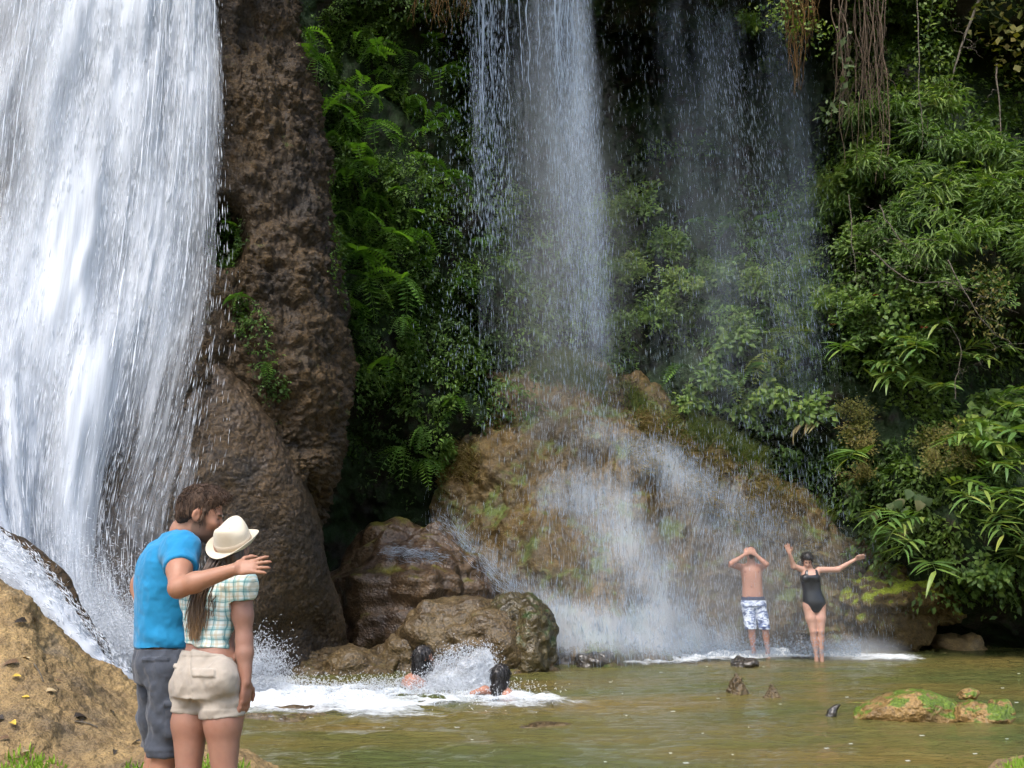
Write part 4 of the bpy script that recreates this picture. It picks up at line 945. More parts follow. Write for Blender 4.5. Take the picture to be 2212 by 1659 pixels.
gs = [(1850, 850), (1910, 830), (1960, 800), (2020, 790), (2060, 830), (1900, 780), (1985, 850), (2080, 880), (2040, 870), (2130, 930), (2100, 990), (2160, 1000), (2200, 1040), (2060, 1010), (2110, 1060), (2170, 1090), (2205, 1130), (2060, 1090), (2000, 1080),
      (2120, 1140), (2180, 1170), (2040, 1150), (2090, 1180), (1940, 1130), (1960, 1180), (2010, 1190), (2150, 1210), (2200, 1230), (2080, 1240), (1880, 820), (2000, 740), (1820, 800), (1930, 860), (2010, 830), (2050, 950), (2140, 1040), (2190, 980), (2090, 920), (1990, 1140), (2070, 1130), (2140, 1110), (2020, 1240), (2200, 1190), (1900, 1010)]
for i, (x, y) in enumerate(gs):
    up = y < 900
    ginger(x, y, rnd.uniform(.9, 1.4), 'long-leaved ginger plant under the dark hollow' if up else 'arching ginger plant above the lower right waterline',
           'ginger plants in the upper thicket' if up else 'ginger plants at the lower right', rnd.uniform(-.5, .6), rnd.uniform(.2, .6), flower=i in (4, 7, 15, 26), leafl=rnd.uniform(.36, .52), n=14)
e = ginger(1822, 940, .7, 'pale withered plant with drooping leaves at the left tip of the right hillside', None, -.6, .5, 9, .38, meshes=LANCE_DRY); e.name = 'withered_plant'
e = ginger(1805, 600, .9, 'single upright plant with paired leaves beside the drizzle at mid height', None, -.2, .4, 11, .34)
# ---- round-leaved plants on the lower slope
for i, (x, y) in enumerate([(1870, 1075), (1905, 1060), (1945, 1090), (1965, 1060), (1895, 1110), (1930, 1130), (1860, 1040), (1990, 1120)]):
    p, nrm = at(x, y); nrm = unit(nrm * [1, 1, .3]); e = empty('round_leaf_plant', p + nrm * .1); tag(e, 'round-leaved plant above the mossy outcrop', 'plant', 'round-leaved plants on the lower slope')
    side = unit(np.cross([0, 0, 1], nrm))
    for k in range(5):
        d = nrm * .5 + side * rnd.uniform(-1, 1) + np.array([0, 0, rnd.uniform(-1, .3)])
        q = unit(d) * rnd.uniform(.1, .3) + nrm * .15; v, f = tube_np([np.zeros(3), q * .5 + nrm * .05, q], .004, 3); st = link('stem', mesh_np('stem', v, f), M['stem'], e)
        blade('leaf', rnd.choice(ROUND), e, q, np.array([rnd.uniform(-.5, .5), 0, -1]) + nrm * .3, rnd.uniform(.16, .24), up=nrm)
# ---- hanging roots and vines
def wob(p0, p1, n, a, seed, sag=0.0):
    t = np.linspace(0, 1, n)[:, None]; c = np.array(p0) * (1 - t) + np.array(p1) * t
    q = np.concatenate([t * 5 + seed * 3.1, t * 0, t * 0 + seed], 1)
    return c + a * np.stack([noise(q, 3), noise(q + 9, 4), .3 * noise(q + 17, 5)], -1) * np.minimum(1, t * 5) + np.array([0, 0, -sag]) * np.sin(math.pi * t)
for i in range(26):
    x0 = rnd.choice([rnd.uniform(1795, 1830), rnd.uniform(1850, 1900), rnd.uniform(1795, 1910)]); y1 = rnd.uniform(180, 420); d = rnd.uniform(17.4, 18.6); x1 = x0 + rnd.uniform(-15, 25)
    a, b = P(x0, -120, d), P(x1, y1, d + rnd.uniform(-.2, .2)); base = a; parts = [tube_np(centred(wob(a, b, 26, .10, i), base), np.linspace(.022, .006, 26) * rnd.uniform(.5, 1.1), 5)]
    for k in range(rnd.randint(2, 5)):
        t = rnd.uniform(.3, .8); s0 = a * (1 - t) + b * t; s1 = s0 + np.array([rnd.uniform(-.25, .25), rnd.uniform(-.1, .1), -rnd.uniform(.3, 1.0)]); parts.append(tube_np(centred(wob(s0, s1, 10, .06, i * 7 + k), base), np.linspace(.007, .003, 10), 4))
    v, f = merge(parts); tag(link('hanging_root', mesh_np('hanging_root', v, f), M['root'], loc=base), 'thin brown root hanging beside the upper right hillside', 'root', 'hanging roots at the upper right')
e0 = P(1715, -60, 17.4); parts = []
for i in range(60):
    x0 = rnd.uniform(1690, 1765); yl = rnd.choice([rnd.uniform(20, 70), rnd.uniform(60, 110)]) if abs(x0 - 1720) > 14 else rnd.uniform(90, 215)
    a, b = P(x0, -90, rnd.uniform(17.2, 17.6)), P(x0 + (1722 - x0) * .3 * (yl > 80) + rnd.uniform(-3, 3), yl, rnd.uniform(17.3, 17.5)); parts.append(tube_np(centred(wob(a, b, 12, .10, 200 + i), e0), np.linspace(.018, .003, 12), 4))
v, f = merge(parts); tag(link('hanging_root', mesh_np('hanging_root', v, f), M['rust'], loc=e0), 'rust-coloured mossy root cluster dangling from the top edge in front of the drizzle', 'root')
e0 = P(950, -60, 17.2); parts = []
for i in range(50):
    x0 = rnd.uniform(895, 1010); a, b = P(x0, -110, rnd.uniform(17.0, 17.5)), P(x0 + rnd.uniform(-8, 8), rnd.uniform(-5, 75), rnd.uniform(17.0, 17.4)); parts.append(tube_np(centred(wob(a, b, 9, .12, 300 + i), e0), np.linspace(.012, .003, 9), 4))
v, f = merge(parts); tag(link('hanging_root', mesh_np('hanging_root', v, f), M['rust'], loc=e0), 'brown fringe of roots hanging at the top left of the central waterfall', 'root')
def leafy(name, label, path, n, size, mat, spread, cat, group=None, wr=.006, wmat='stem', seed=0, asp=.6):
    """a stem along path with n small leaves"""
    rg = np.random.default_rng(seed); base = path[0]; e = empty(name, base); tag(e, label, cat, group)
    v, f = tube_np(centred(path, base), wr, 4); link('stem', mesh_np('stem', v, f), M[wmat], e)
    k = rg.uniform(0, len(path) - 1.01, n); i = k.astype(int); p = path[i] + (path[i + 1] - path[i]) * (k - i)[:, None] + rg.normal(0, spread, (n, 3)) - base
    dr = unit(rg.normal(0, .7, (n, 3)) + [0, -.5, -.5]); up = unit(rg.normal(0, .4, (n, 3)) + [0, -.5, .8]); sd = unit(np.cross(up, dr)); nz = np.cross(dr, sd); L = (size * rg.uniform(.6, 1.3, n))[:, None]
    V = np.empty((n, 4, 3)); V[:, 0] = p; V[:, 1] = p + dr * L * .45 + sd * L * asp * .5; V[:, 2] = p + dr * L - nz * L * .1; V[:, 3] = p + dr * L * .45 - sd * L * asp * .5
    bs = (np.arange(n) * 4)[:, None]; F = np.concatenate([bs + [[0, 1, 2]], bs + [[0, 2, 3]]])
    link('leaves', mesh_np('leaves', V.reshape(-1, 3), F, {'rnd': np.repeat(rg.random(n), 4)}, smooth=False), mat, e); return e
leafy('creeper', 'leafy creeper climbing in a column above the ginger thicket', wob(P(1955, 790, 17.4), P(1925, 560, 17.6), 30, .15, 1), 420, .13, M['leaf_bush'], .14, 'creeper', seed=1)
leafy('creeper', 'creeper hanging in the dark gap at the top right', wob(P(2010, -60, 18.2), P(2020, 330, 18.4), 30, .15, 2), 520, .11, M['leaf_right'], .16, 'creeper', seed=2)
leafy('creeper', 'pale spindly creeper with white twigs at the right edge', wob(P(2110, 560, 17.0), P(2150, 720, 17.0), 30, .15, 3), 300, .10, M['leaf_yellow'], .16, 'creeper', seed=3, asp=.35)
leafy('creeper', 'sprig with paired pale leaves dangling among the hanging roots', wob(P(1835, 60, 17.3), P(1800, 250, 17.4), 20, .12, 4), 40, .16, M['leaf_round'], .07, 'creeper', seed=4)
leafy('creeper', 'green tuft around the rusty root cluster at the top', wob(P(1670, 20, 17.4), P(1770, 70, 17.4), 20, .1, 5), 420, .09, M['leaf_bush'], .2, 'creeper', seed=5)
leafy('creeper', 'yellow-green leaves at the top right corner', wob(P(2120, -20, 18.6), P(2230, 120, 18.4), 20, .2, 6), 200, .2, M['leaf_yellow'], .35, 'creeper', seed=6)
def branch(pts, r, seed, label, twigs=7, mat='bark'):
    c = _cr(np.array(pts), 30); c = c + .03 * np.stack([fbm(np.stack([np.linspace(0, 6, 30), np.zeros(30) + k, np.zeros(30) + seed], -1), 2, 3) for k in range(3)], -1)
    base = c[0]; rg = random.Random(seed); parts = [tube_np(centred(c, base), np.linspace(r, r * .3, 30), 6)]
    for k in range(twigs):
        i = rg.randint(6, 28); s0 = c[i]; s1 = s0 + np.array([rg.uniform(-.5, .5), rg.uniform(-.3, .1), rg.uniform(-.5, .4)]); parts.append(tube_np(centred(wob(s0, s1, 10, .10, seed * 9 + k), base), np.linspace(r * .4, r * .12, 10), 4))
        if rg.random() < .7:
            s2 = s1 + np.array([rg.uniform(-.3, .3), rg.uniform(-.2, .1), rg.uniform(-.4, .2)]); parts.append(tube_np(centred(wob(s0 * .4 + s1 * .6, s2, 8, .06, seed * 11 + k), base), np.linspace(r * .22, r * .1, 8), 4))
    v, f = merge(parts); tag(link('bare_branch', mesh_np('bare_branch', v, f), M[mat], loc=base), label, 'branch')
branch([P(2150, -80, 18.6), P(2090, 60, 18.5), P(2060, 160, 18.4), P(2030, 240, 18.4)], .035, 1, 'slanting bare trunk in the dark top right corner', 3)
branch([P(2150, 140, 18.6), P(2160, 250, 18.5), P(2155, 330, 18.4)], .02, 2, 'thin bare stem in the dark hollow at the top right', 3)
branch([P(1880, 540, 16.9), P(1960, 600, 16.7), P(2050, 610, 16.7), P(2130, 640, 16.8)], .014, 3, 'tangle of bare grey twigs across the right hillside', 12)
branch([P(1900, 440, 16.9), P(1940, 520, 16.7), P(1990, 560, 16.7)], .012, 4, 'bare grey twig among the shrubs left of the tangle', 9)
branch([P(2050, 560, 16.7), P(2120, 690, 16.6), P(2200, 760, 16.7)], .012, 5, 'long bare twig drooping across the dark hollow at the right edge', 9)
branch([P(1980, -60, 17.6), P(1990, 200, 17.5), P(1996, 320, 17.5)], .012, 6, 'thin pale vine hanging straight down above the feathery shrubs', 2)
branch([P(2060, 860, 16.9), P(2075, 760, 16.8), P(2050, 690, 16.9)], .009, 7, 'thin twig rising out of the ginger thicket into the dark hollow', 4)
branch([P(1835, 420, 16.9), P(1845, 560, 16.7), P(1850, 620, 16.7)], .009, 8, 'thin drooping twig at the left edge of the right hillside', 6)
# red blooms
for x, y in ((1930, 662), (1795, 712), (1945, 735)):
    p, nrm = at(x, y); fv = []
    for a in range(7):
        v, f = leaf_np(.09, .45, .3, .2, 3); Rm = np.array(Euler((rnd.uniform(-1, 1), -.6, a * .9)).to_matrix()); fv.append((v @ Rm.T, f))
    v, f = merge(fv); tag(link('flower', mesh_np('flower', v, f), M['petal_red'], loc=p + nrm * [1, 1, 0] * .9), 'small red bloom on the right hillside', 'flower', 'red blooms')
# ---- grass
def grass(name, label, pts, nrm, h, mat, lean, seed, wd=.006):
    rg = np.random.default_rng(seed); n = len(pts); d = unit(np.array([0, 0, 1.0]) + nrm * .5 + rg.normal(0, .35, (n, 3)) + lean); L = (h * rg.uniform(.5, 1.3, n))[:, None]
    sd = unit(np.cross(d, rg.normal(size=(n, 3)))) * wd; dn = np.array([0, 0, -1.0])
    V = np.empty((n, 5, 3)); V[:, 0] = pts - sd; V[:, 1] = pts + sd; mid = pts + d * L * .6; V[:, 2] = mid + sd * .8; V[:, 3] = mid - sd * .8; V[:, 4] = mid + unit(d + dn * .7 + nrm * .4) * L * .5
    bs = (np.arange(n) * 5)[:, None]; F = np.concatenate([bs + [[0, 1, 2]], bs + [[0, 2, 3]], bs + [[3, 2, 4]]])
    tag(link(name, mesh_np(name, V.reshape(-1, 3), F, {'rnd': np.repeat(rg.random(n), 5)}, smooth=False), mat), label, 'grass', kind='stuff')
M['grass'] = mat_leaf('grass_green', [(0.06, 0.10, 0.02), (0.10, 0.14, 0.025), (0.17, 0.17, 0.04)], .55, .3, True)
M['straw'] = mat_leaf('straw', [(0.12, 0.085, 0.03), (0.20, 0.14, 0.05), (0.13, 0.12, 0.03)], .7, .2, True)
M['lawn'] = mat_leaf('bright_grass', [(0.12, 0.22, 0.02), (0.20, 0.32, 0.03), (0.28, 0.38, 0.05)], .5, .3, True)
G, N = LOFT['travertine_mound']; a, b = proj(G)
crest = 815 + np.clip(a - 1250, 0, 2000) * .52
p, d, nn, dv = sample_grid(G, sm(55, 0, np.abs(b - crest + 10)) * sm(1100, 1180, a) * sm(1900, 1700, a) * sm(-.3, .3, fbm(G * 1.3, 2, 7)), 7000)
grass('grass', 'fine misty grass along the crest of the mound', p, nn * [1, 1, .2], .30, M['grass'], np.array([0, -.1, 0]), 1)
p, d, nn, dv = sample_grid(G, sm(90, 0, np.abs(b - crest - 70)) * sm(1330, 1420, a) * sm(1950, 1850, a) * sm(-.2, .3, fbm(G * 1.7, 2, 8)), 8000)
grass('grass', 'dry straw draped over the right shoulder of the mound', p, nn * [1, 1, .2], .24, M['straw'], np.array([.3, -.3, -.9]), 2)
p, d, nn, dv = sample_grid(G, sm(40, 0, np.abs(b - 900)) * sm(990, 1020, a) * sm(1150, 1080, a) + sm(60, 0, np.abs(b - 1000)) * sm(920, 950, a) * sm(1050, 1000, a), 2500)
grass('grass', 'thin dry grass on the left shoulder of the mound', p, nn * [1, 1, .2], .2, M['straw'], np.array([0, -.2, -.6]), 3)
G, N = LOFT['river_bank']; a, b = proj(G)
p, d, nn, dv = sample_grid(G, (sm(75, 25, np.hypot((a - 60) / 1.3, (b - 1668) * 1.5)) + sm(50, 15, np.hypot((a - 300), (b - 1668) * 2)) + sm(90, 25, np.hypot((a - 450) / 1.3, (b - 1672) * 2))) * (G[..., 1] > 5.5), 1800)
grass('grass', 'bright green tufts of grass at the bottom of the sandy bank', p, np.array([0, 0, 1.0]) + 0 * nn, .045, M['lawn'], np.array([0, 0, 0.]), 4, .006)

ORD = ['first', 'second', 'third', 'fourth', 'fifth', 'sixth', 'seventh', 'eighth', 'ninth', 'tenth', 'eleventh', 'twelfth', 'thirteenth', 'fourteenth', 'fifteenth', 'sixteenth', 'seventeenth', 'eighteenth', 'nineteenth', 'twentieth',
       'twenty-first', 'twenty-second', 'twenty-third', 'twenty-fourth', 'twenty-fifth', 'twenty-sixth', 'twenty-seventh', 'twenty-eighth', 'twenty-ninth', 'thirtieth']
def number_group(g_):
    """things that differ only by place: say which one, counted from the left"""
    ob = [o for o in COL.objects if o.get('group') == g_ and o.parent is None]; ob.sort(key=lambda o: proj(np.array(o.location))[0])
    for i, o in enumerate(ob): o['label'] = ('leftmost ' if i == 0 else 'rightmost ' if i == len(ob) - 1 else ORD[i] + ' from left, ') + o['label']
for g_ in sorted({o['group'] for o in COL.objects if o.get('group')}): number_group(g_)
# ================================================================== people
class Sdf:
    """a distance field on a voxel grid, turned into one continuous surface"""
    def __init__(s, lo, hi, h):
        s.lo = np.array(lo, float); s.h = h; s.n = np.ceil((np.array(hi) - s.lo) / h).astype(int) + 1
        s.ax = [s.lo[i] + h * np.arange(s.n[i]) for i in range(3)]; s.D = np.full(s.n, 0.5, np.float32)
    def _box(s, lo, hi):
        a = np.clip(np.floor((np.array(lo) - s.lo) / s.h).astype(int), 0, s.n); b = np.clip(np.ceil((np.array(hi) - s.lo) / s.h).astype(int) + 1, 0, s.n)
        sl_ = tuple(slice(a[i], b[i]) for i in range(3)); return sl_, [s.ax[i][sl_[i]] for i in range(3)]
    def put(s, fn, lo, hi, k, op='add'):
        m = k + 5 * s.h; sl_, ax = s._box(np.array(lo) - m, np.array(hi) + m)
        if min(len(a) for a in ax) == 0: return
        X, Y, Z = ax[0][:, None, None], ax[1][None, :, None], ax[2][None, None, :]
        d = fn(X, Y, Z).astype(np.float32); D = s.D[sl_]
        if op == 'add':
            h = np.clip(.5 + .5 * (D - d) / max(k, 1e-5), 0, 1); s.D[sl_] = D * (1 - h) + d * h - k * h * (1 - h)
        else:
            h = np.clip(.5 - .5 * (D + d) / max(k, 1e-5), 0, 1); s.D[sl_] = D * (1 - h) - d * h + k * h * (1 - h)
    def cone(s, a, b, ra, rb, k=.02):
        a, b = np.array(a, float), np.array(b, float); ba = b - a; l2 = ba @ ba; r = max(ra, rb)
        def fn(X, Y, Z):
            t = np.clip(((X - a[0]) * ba[0] + (Y - a[1]) * ba[1] + (Z - a[2]) * ba[2]) / l2, 0, 1)
            return np.sqrt((X - a[0] - t * ba[0]) ** 2 + (Y - a[1] - t * ba[1]) ** 2 + (Z - a[2] - t * ba[2]) ** 2) - (ra + (rb - ra) * t)
        s.put(fn, np.minimum(a, b) - r, np.maximum(a, b) + r, k)
    def chain(s, pts, rad, k=.02):
        for i in range(len(pts) - 1): s.cone(pts[i], pts[i + 1], rad[i], rad[i + 1], k)
    def ell(s, c, rad, ax=None, k=.02, op='add'):
        c = np.array(c, float); rad = np.array(rad, float); ax = np.eye(3) if ax is None else np.array(ax, float); m = np.sqrt(((ax * rad[:, None]) ** 2).sum(0))
        def fn(X, Y, Z):
            q = [(X - c[0]) * ax[i][0] + (Y - c[1]) * ax[i][1] + (Z - c[2]) * ax[i][2] for i in range(3)]
            k0 = np.sqrt(sum((q[i] / rad[i]) ** 2 for i in range(3))); k1 = np.sqrt(sum((q[i] / rad[i] ** 2) ** 2 for i in range(3)))
            return k0 * (k0 - 1) / np.maximum(k1, 1e-6)
        s.put(fn, c - m, c + m, k, op)
    def slices(s, rows, yaw, k=.03, p=2.3, cap=.02, cut=None):
        """rows (z, cx, cy, half width, half depth): a trunk of level ellipses; yaw turns its width axis; cut(u,f,Z) trims (negative inside)"""
        rows = sorted(rows); A = np.array(rows, float); zz = A[:, 0]; t = np.linspace(0, 1, 160); F = _cr(A, 160); zi = np.interp
        zf = np.maximum.accumulate(F[:, 0]); ux, uy = math.cos(yaw), math.sin(yaw)
        def fn(X, Y, Z):
            z1 = Z.ravel(); g = [np.interp(z1, zf, F[:, i])[None, None, :] for i in range(1, 5)]
            u = (X - g[0]) * ux + (Y - g[1]) * uy; f = -(X - g[0]) * uy + (Y - g[1]) * ux
            q = (np.abs(u / g[2]) ** p + np.abs(f / g[3]) ** p) ** (1 / p)
            d = (q - 1) * np.minimum(g[2], g[3]) * 1.05
            d = np.maximum(d, np.maximum(zz[0] - Z, Z - zz[-1]))
            if cut is not None: d = np.maximum(d, cut(u, f, Z))
            return d
        r = A[:, 3:5].max(); s.put(fn, [A[:, 1].min() - r, A[:, 2].min() - r, zz[0]], [A[:, 1].max() + r, A[:, 2].max() + r, zz[-1]], k)
    def cutplane(s, point, nrm):
        """remove what lies on the side nrm points to"""
        nrm = unit(nrm); d = (s.ax[0][:, None, None] - point[0]) * nrm[0] + (s.ax[1][None, :, None] - point[1]) * nrm[1] + (s.ax[2][None, None, :] - point[2]) * nrm[2]
        s.D = np.maximum(s.D, d.astype(np.float32))
    def mesh(s, relax=1):
        D = s.D; S = D < 0; c = [S[i:S.shape[0] - 1 + i, j:S.shape[1] - 1 + j, k:S.shape[2] - 1 + k] for i in (0, 1) for j in (0, 1) for k in (0, 1)]
        tot = sum(x.astype(np.int8) for x in c); act = (tot > 0) & (tot < 8); I = np.argwhere(act); idx = np.full(act.shape, -1, np.int64); idx[act] = np.arange(len(I))
        acc = np.zeros((len(I), 3)); cnt = np.zeros(len(I))
        corner = [(i, j, k) for i in (0, 1) for j in (0, 1) for k in (0, 1)]
        val = {q: D[I[:, 0] + q[0], I[:, 1] + q[1], I[:, 2] + q[2]] for q in corner}
        for a in corner:
            for ax in range(3):
                if a[ax]: continue
                b = list(a); b[ax] = 1; b = tuple(b); va, vb = val[a], val[b]; m = (va < 0) != (vb < 0)
                t = np.where(m, va / np.where(m, va - vb, 1), 0); pnt = np.array(a, float) + np.zeros((len(I), 3)); pnt[:, ax] = t
                acc[m] += pnt[m]; cnt[m] += 1
        V = s.lo + (I + acc / cnt[:, None]) * s.h; F = []
        for ax in range(3):
            o1, o2 = [(1, 2), (2, 0), (0, 1)][ax]; n0 = np.array(S.shape); n0[ax] -= 1
            a = S.take(range(0, S.shape[ax] - 1), ax); b = S.take(range(1, S.shape[ax]), ax); E = np.argwhere(a != b); sg = a[tuple(E.T)]
            ok = (E[:, o1] > 0) & (E[:, o2] > 0) & (E[:, o1] < S.shape[o1] - 1) & (E[:, o2] < S.shape[o2] - 1); E, sg = E[ok], sg[ok]
            def g(d1, d2):
                q = E.copy(); q[:, o1] -= d1; q[:, o2] -= d2; return idx[tuple(q.T)]
            Q = np.stack([g(1, 1), g(0, 1), g(0, 0), g(1, 0)], 1); Q[~sg] = Q[~sg][:, ::-1]; F.append(Q)
        F = np.concatenate(F)
        for _ in range(relax):
            sm_ = np.zeros_like(V); ct = np.zeros(len(V))
            for i in range(4):
                np.add.at(sm_, F[:, i], V[F[:, (i + 1) % 4]] + V[F[:, (i + 3) % 4]]); np.add.at(ct, F[:, i], 2)
            V = V * .45 + .55 * sm_ / np.maximum(ct, 1)[:, None]
        return V, F
def vnorm(V, F):
    fn = np.cross(V[F[:, 2]] - V[F[:, 0]], V[F[:, 3]] - V[F[:, 1]]); n = np.zeros_like(V)
    for i in range(4): np.add.at(n, F[:, i], fn)
    return unit(n)

def hand(S, wrist, d, n, thumb, size=1.0, curl=.25, spread=.14, r=1.0, k=.008, tcurl=.6):
    """five-fingered hand: d along the hand, n out of its back, thumb = direction of the thumb side"""
    wrist = np.array(wrist, float); d = unit(d); n = unit(np.array(n) - d * (np.array(n) @ d)); t = unit(np.cross(d, n)); t = t if t @ np.array(thumb) > 0 else -t
    q = size
    S.ell(wrist + d * .05 * q, (.056 * q, .040 * q, .016 * q * r), [d, t, n], .015)
    for off, ln in ((.030, .074), (.010, .084), (-.011, .078), (-.031, .060)):
        a = wrist + (d * .088 + t * off - n * .002) * q; ang = off / .03 * spread; dd = d * math.cos(ang) + t * math.sin(ang); c = curl * random.uniform(.8, 1.25); pts = [wrist + (d * .05 + t * off * .8) * q, a]
        for j, f in enumerate((.46, .30, .24)):
            e = dd * math.cos(c * (j + .6)) - n * math.sin(c * (j + .6)); pts.append(pts[-1] + e * ln * f * q)
        S.chain(pts, [.011 * q * r, .0095 * q * r, .0088 * q * r, .008 * q * r, .0068 * q * r], k)
    a = wrist + (d * .022 + t * .028) * q; e = unit(d * .62 + t * .75 - n * tcurl * .5); b = a + e * .042 * q; c = b + unit(d * .9 + t * .35 - n * tcurl * .6) * .032 * q
    S.chain([wrist + d * .012 * q, a, b, c, c + unit(d - n * tcurl * .6) * .026 * q], [.016 * q, .014 * q, .011 * q * r, .010 * q * r, .008 * q * r], .010)
def head(S, c, F, U, s=1.0, jaw=1.0, k=.02):
    """head with cranium, face, jaw, nose, brow, lips and ears; c at ear height in the middle"""
    F = unit(F); U = unit(np.array(U) - F * (np.array(U) @ F)); Rr = np.cross(F, U); A = [F, Rr, U]; c = np.array(c, float)
    q = lambda f, r, u: c + (F * f + Rr * r + U * u) * s
    S.ell(q(-.008, 0, .035), np.array([.097, .076, .095]) * s, A, k)
    S.ell(q(.045, 0, -.015), np.array([.052, .060, .080]) * s, A, k)
    S.ell(q(.045, 0, -.075), np.array([.050 * jaw, .050, .042]) * s, A, k)
    S.ell(q(.078, 0, -.103), np.array([.020, .026, .018]) * s, A, .012)
    S.ell(q(.088, 0, .022), np.array([.012, .048, .011]) * s, A, .012)
    S.cone(q(.094, 0, .012), q(.117, 0, -.030), .008 * s, .011 * s, .010)
    for sg in (-1, 1):
        S.ell(q(.104, sg * .011, -.034), np.array([.010, .008, .008]) * s, A, .006)
        S.ell(q(.070, sg * .036, -.025), np.array([.025, .022, .02]) * s, A, .02)
        S.ell(q(.089, sg * .032, .002), np.array([.014, .017, .010]) * s, A, .008, 'sub')
        S.ell(q(.080, sg * .032, .001), np.array([.011, .014, .011]) * s, A, .004)
        S.ell(q(-.006, sg * .078, -.012), np.array([.020, .008, .031]) * s, [unit(F * .92 + Rr * sg * -.0 + U * .25), unit(Rr - F * sg * -.35), unit(U - F * .25)], .006)
        S.ell(q(.000, sg * .086, -.010), np.array([.010, .006, .017]) * s, A, .004, 'sub')
    S.ell(q(.094, 0, -.058), np.array([.011, .024, .006]) * s, A, .005); S.ell(q(.092, 0, -.070), np.array([.010, .020, .006]) * s, A, .005)
    return q, A

def mat_body(name, base, rough=.5):
    T = NT(name); c = T.coord(); col = T.attr('col', 'Color'); n = T.noise(c, 45, 2, .6); n2 = T.noise(c, 7, 2)
    cc = T.mix(T.maprange(n2, .35, .65, 0, .35), col, T.mix(1.0, col, (1.10, .86, .80), 'MULTIPLY'))
    cc = T.mix(T.maprange(n, .4, .6, 0, .18), cc, T.mix(1.0, cc, (.75, .72, .70), 'MULTIPLY'))
    return T.surf(T.bsdf(cc, rough, T.bump(n, .15, .004), .4, Subsurface_Weight=.08, Subsurface_Radius=(.6, .25, .12), Subsurface_Scale=.02))
def mat_cloth(name, col, rough=.85, weave=420, var=.25):
    T = NT(name); c = T.coord(); n = T.noise(c, 16, 3, .6); w = T.noise(c, weave, 1)
    cc = T.mix(T.maprange(n, .3, .7), tuple(x * (1 - var) for x in col), tuple(min(1, x * (1 + var * .6)) for x in col))
    return T.surf(T.bsdf(cc, rough, T.bump(w, .12, .002), .2, Sheen_Weight=.15))
def mat_hair(name, dark, light, zsplit=None, rough=.42, spec=.5):
    T = NT(name); c = T.coord(); n = T.noise(T.mapping(c, (90, 90, 12)), 1.0, 2); cc = T.mix(T.maprange(n, .3, .7), dark, light)
    if zsplit:
        sx = T.n('ShaderNodeSeparateXYZ'); T.set(sx.inputs[0], c); cc = T.mix(T.maprange(sx.outputs[2], zsplit[0], zsplit[1], 1, 0), cc, zsplit[2])
    return T.surf(T.bsdf(cc, rough, None, spec))
M['skin'] = mat_body('skin', None)
def person(loc, label):
    e = empty('person', loc); tag(e, label, 'person'); return e
def body(S, parent, colfn, relax=1, mat=None, name='body', disp=None):
    V, F = S.mesh(relax)
    if disp is not None: V = V + vnorm(V, F) * disp(V)[:, None]
    attrs = {'col': colfn(V)} if colfn else None
    o = link(name, mesh_np(name, centred(V, parent.location), F, attrs), mat or M['skin'], parent); o.data.update(); return V, F
def flat(c): return lambda V: np.zeros((len(V), 3)) + np.array(c)
def lay(cols, V, c, A, parts):
    """paint head-frame regions: parts of (f, r(|.|), u, rf, rr, ru, colour)"""
    q = (V - c) @ np.array(A).T
    for f, r, u, rf, rr, ru, colr in parts:
        d = np.sqrt(((q[:, 0] - f) / rf) ** 2 + ((np.abs(q[:, 1]) - r) / rr) ** 2 + ((q[:, 2] - u) / ru) ** 2); w = sm(1.15, .8, d)[:, None]; cols = cols * (1 - w) + np.array(colr) * w
    return cols
def folds(V, amp, seed, sc=(9, 9, 4)):
    f = fbm(V * np.array(sc), 3, seed); return amp * (1 - 2 * np.abs(f)) + amp * .5 * fbm(V * 30, 2, seed + 1)
def strands(name, roots, ends, rad, mat, parent, seed, sag, n=14, wobble=.012):
    rg = np.random.default_rng(seed); parts = []
    for a, b in zip(roots, ends):
        t = np.linspace(0, 1, n)[:, None]; mid = (a + b) / 2 + sag * rg.uniform(.7, 1.3); c = (1 - t) ** 2 * a + 2 * t * (1 - t) * mid + t * t * b
        c = c + wobble * np.stack([noise(np.stack([t[:, 0] * 4 + a[0] * 40, t[:, 0] * 0 + k, t[:, 0] * 0 + b[0] * 30], -1), 5) for k in range(3)], -1) * t
        parts.append(tube_np(centred(c, parent.location), np.linspace(1, .25, n) * rad * rg.uniform(.6, 1.3), 4))
    v, f = merge(parts); return link(name, mesh_np(name, v, f), mat, parent)

# ------------------------------------------------ the couple (spots read in an enlarged view of the photograph)
def J(cx, cy, Y): return P((450 + cx / 1.4677) * .57604, (1750 + cy / 1.4677) * .57604, Y)
GROUND = 0.03
# --- man in the blue shirt
man = person((J(250, 1500, 4.80)[0], 4.80, GROUND), 'man in blue t-shirt and grey cargo shorts, arm round the woman in the hat')
mf = unit([.88, .47, 0]); mr = np.array([mf[1], -mf[0], 0]); MYAW = math.atan2(mr[1], mr[0])
hc = J(438, 262, 4.76); hF = unit([.93, .22, -.28]); hU = np.array([.25, .05, 1.0])
S = Sdf((man.location[0] - .32, 4.30, 0.0), (man.location[0] + .62, 5.25, 1.86), .0052)
q, A = head(S, hc, hF, hU, 1.02)
nb = J(318, 400, 4.79)
S.chain([nb - [0, 0, .04], J(352, 350, 4.78), hc + [-.016, 0, -.06]], [.066, .056, .054], .03)
shR, shL = J(338, 470, 4.655), J(222, 485, 4.99); elR, wrR = J(322, 668, 4.46), J(628, 566, 4.43); elL, wrL = J(98, 655, 5.12), J(135, 800, 5.02)
S.chain([shR, (shR + elR) / 2 + [0, -.01, .0], elR], [.062, .052, .043], .03)
S.chain([elR, elR * .7 + wrR * .3 + [0, -.004, 0], wrR], [.043, .044, .0275], .02)
hand(S, wrR, unit([.97, .05, .18]), [.0, -.85, .5], [0, .5, .85], .93, .13, .22, .92)
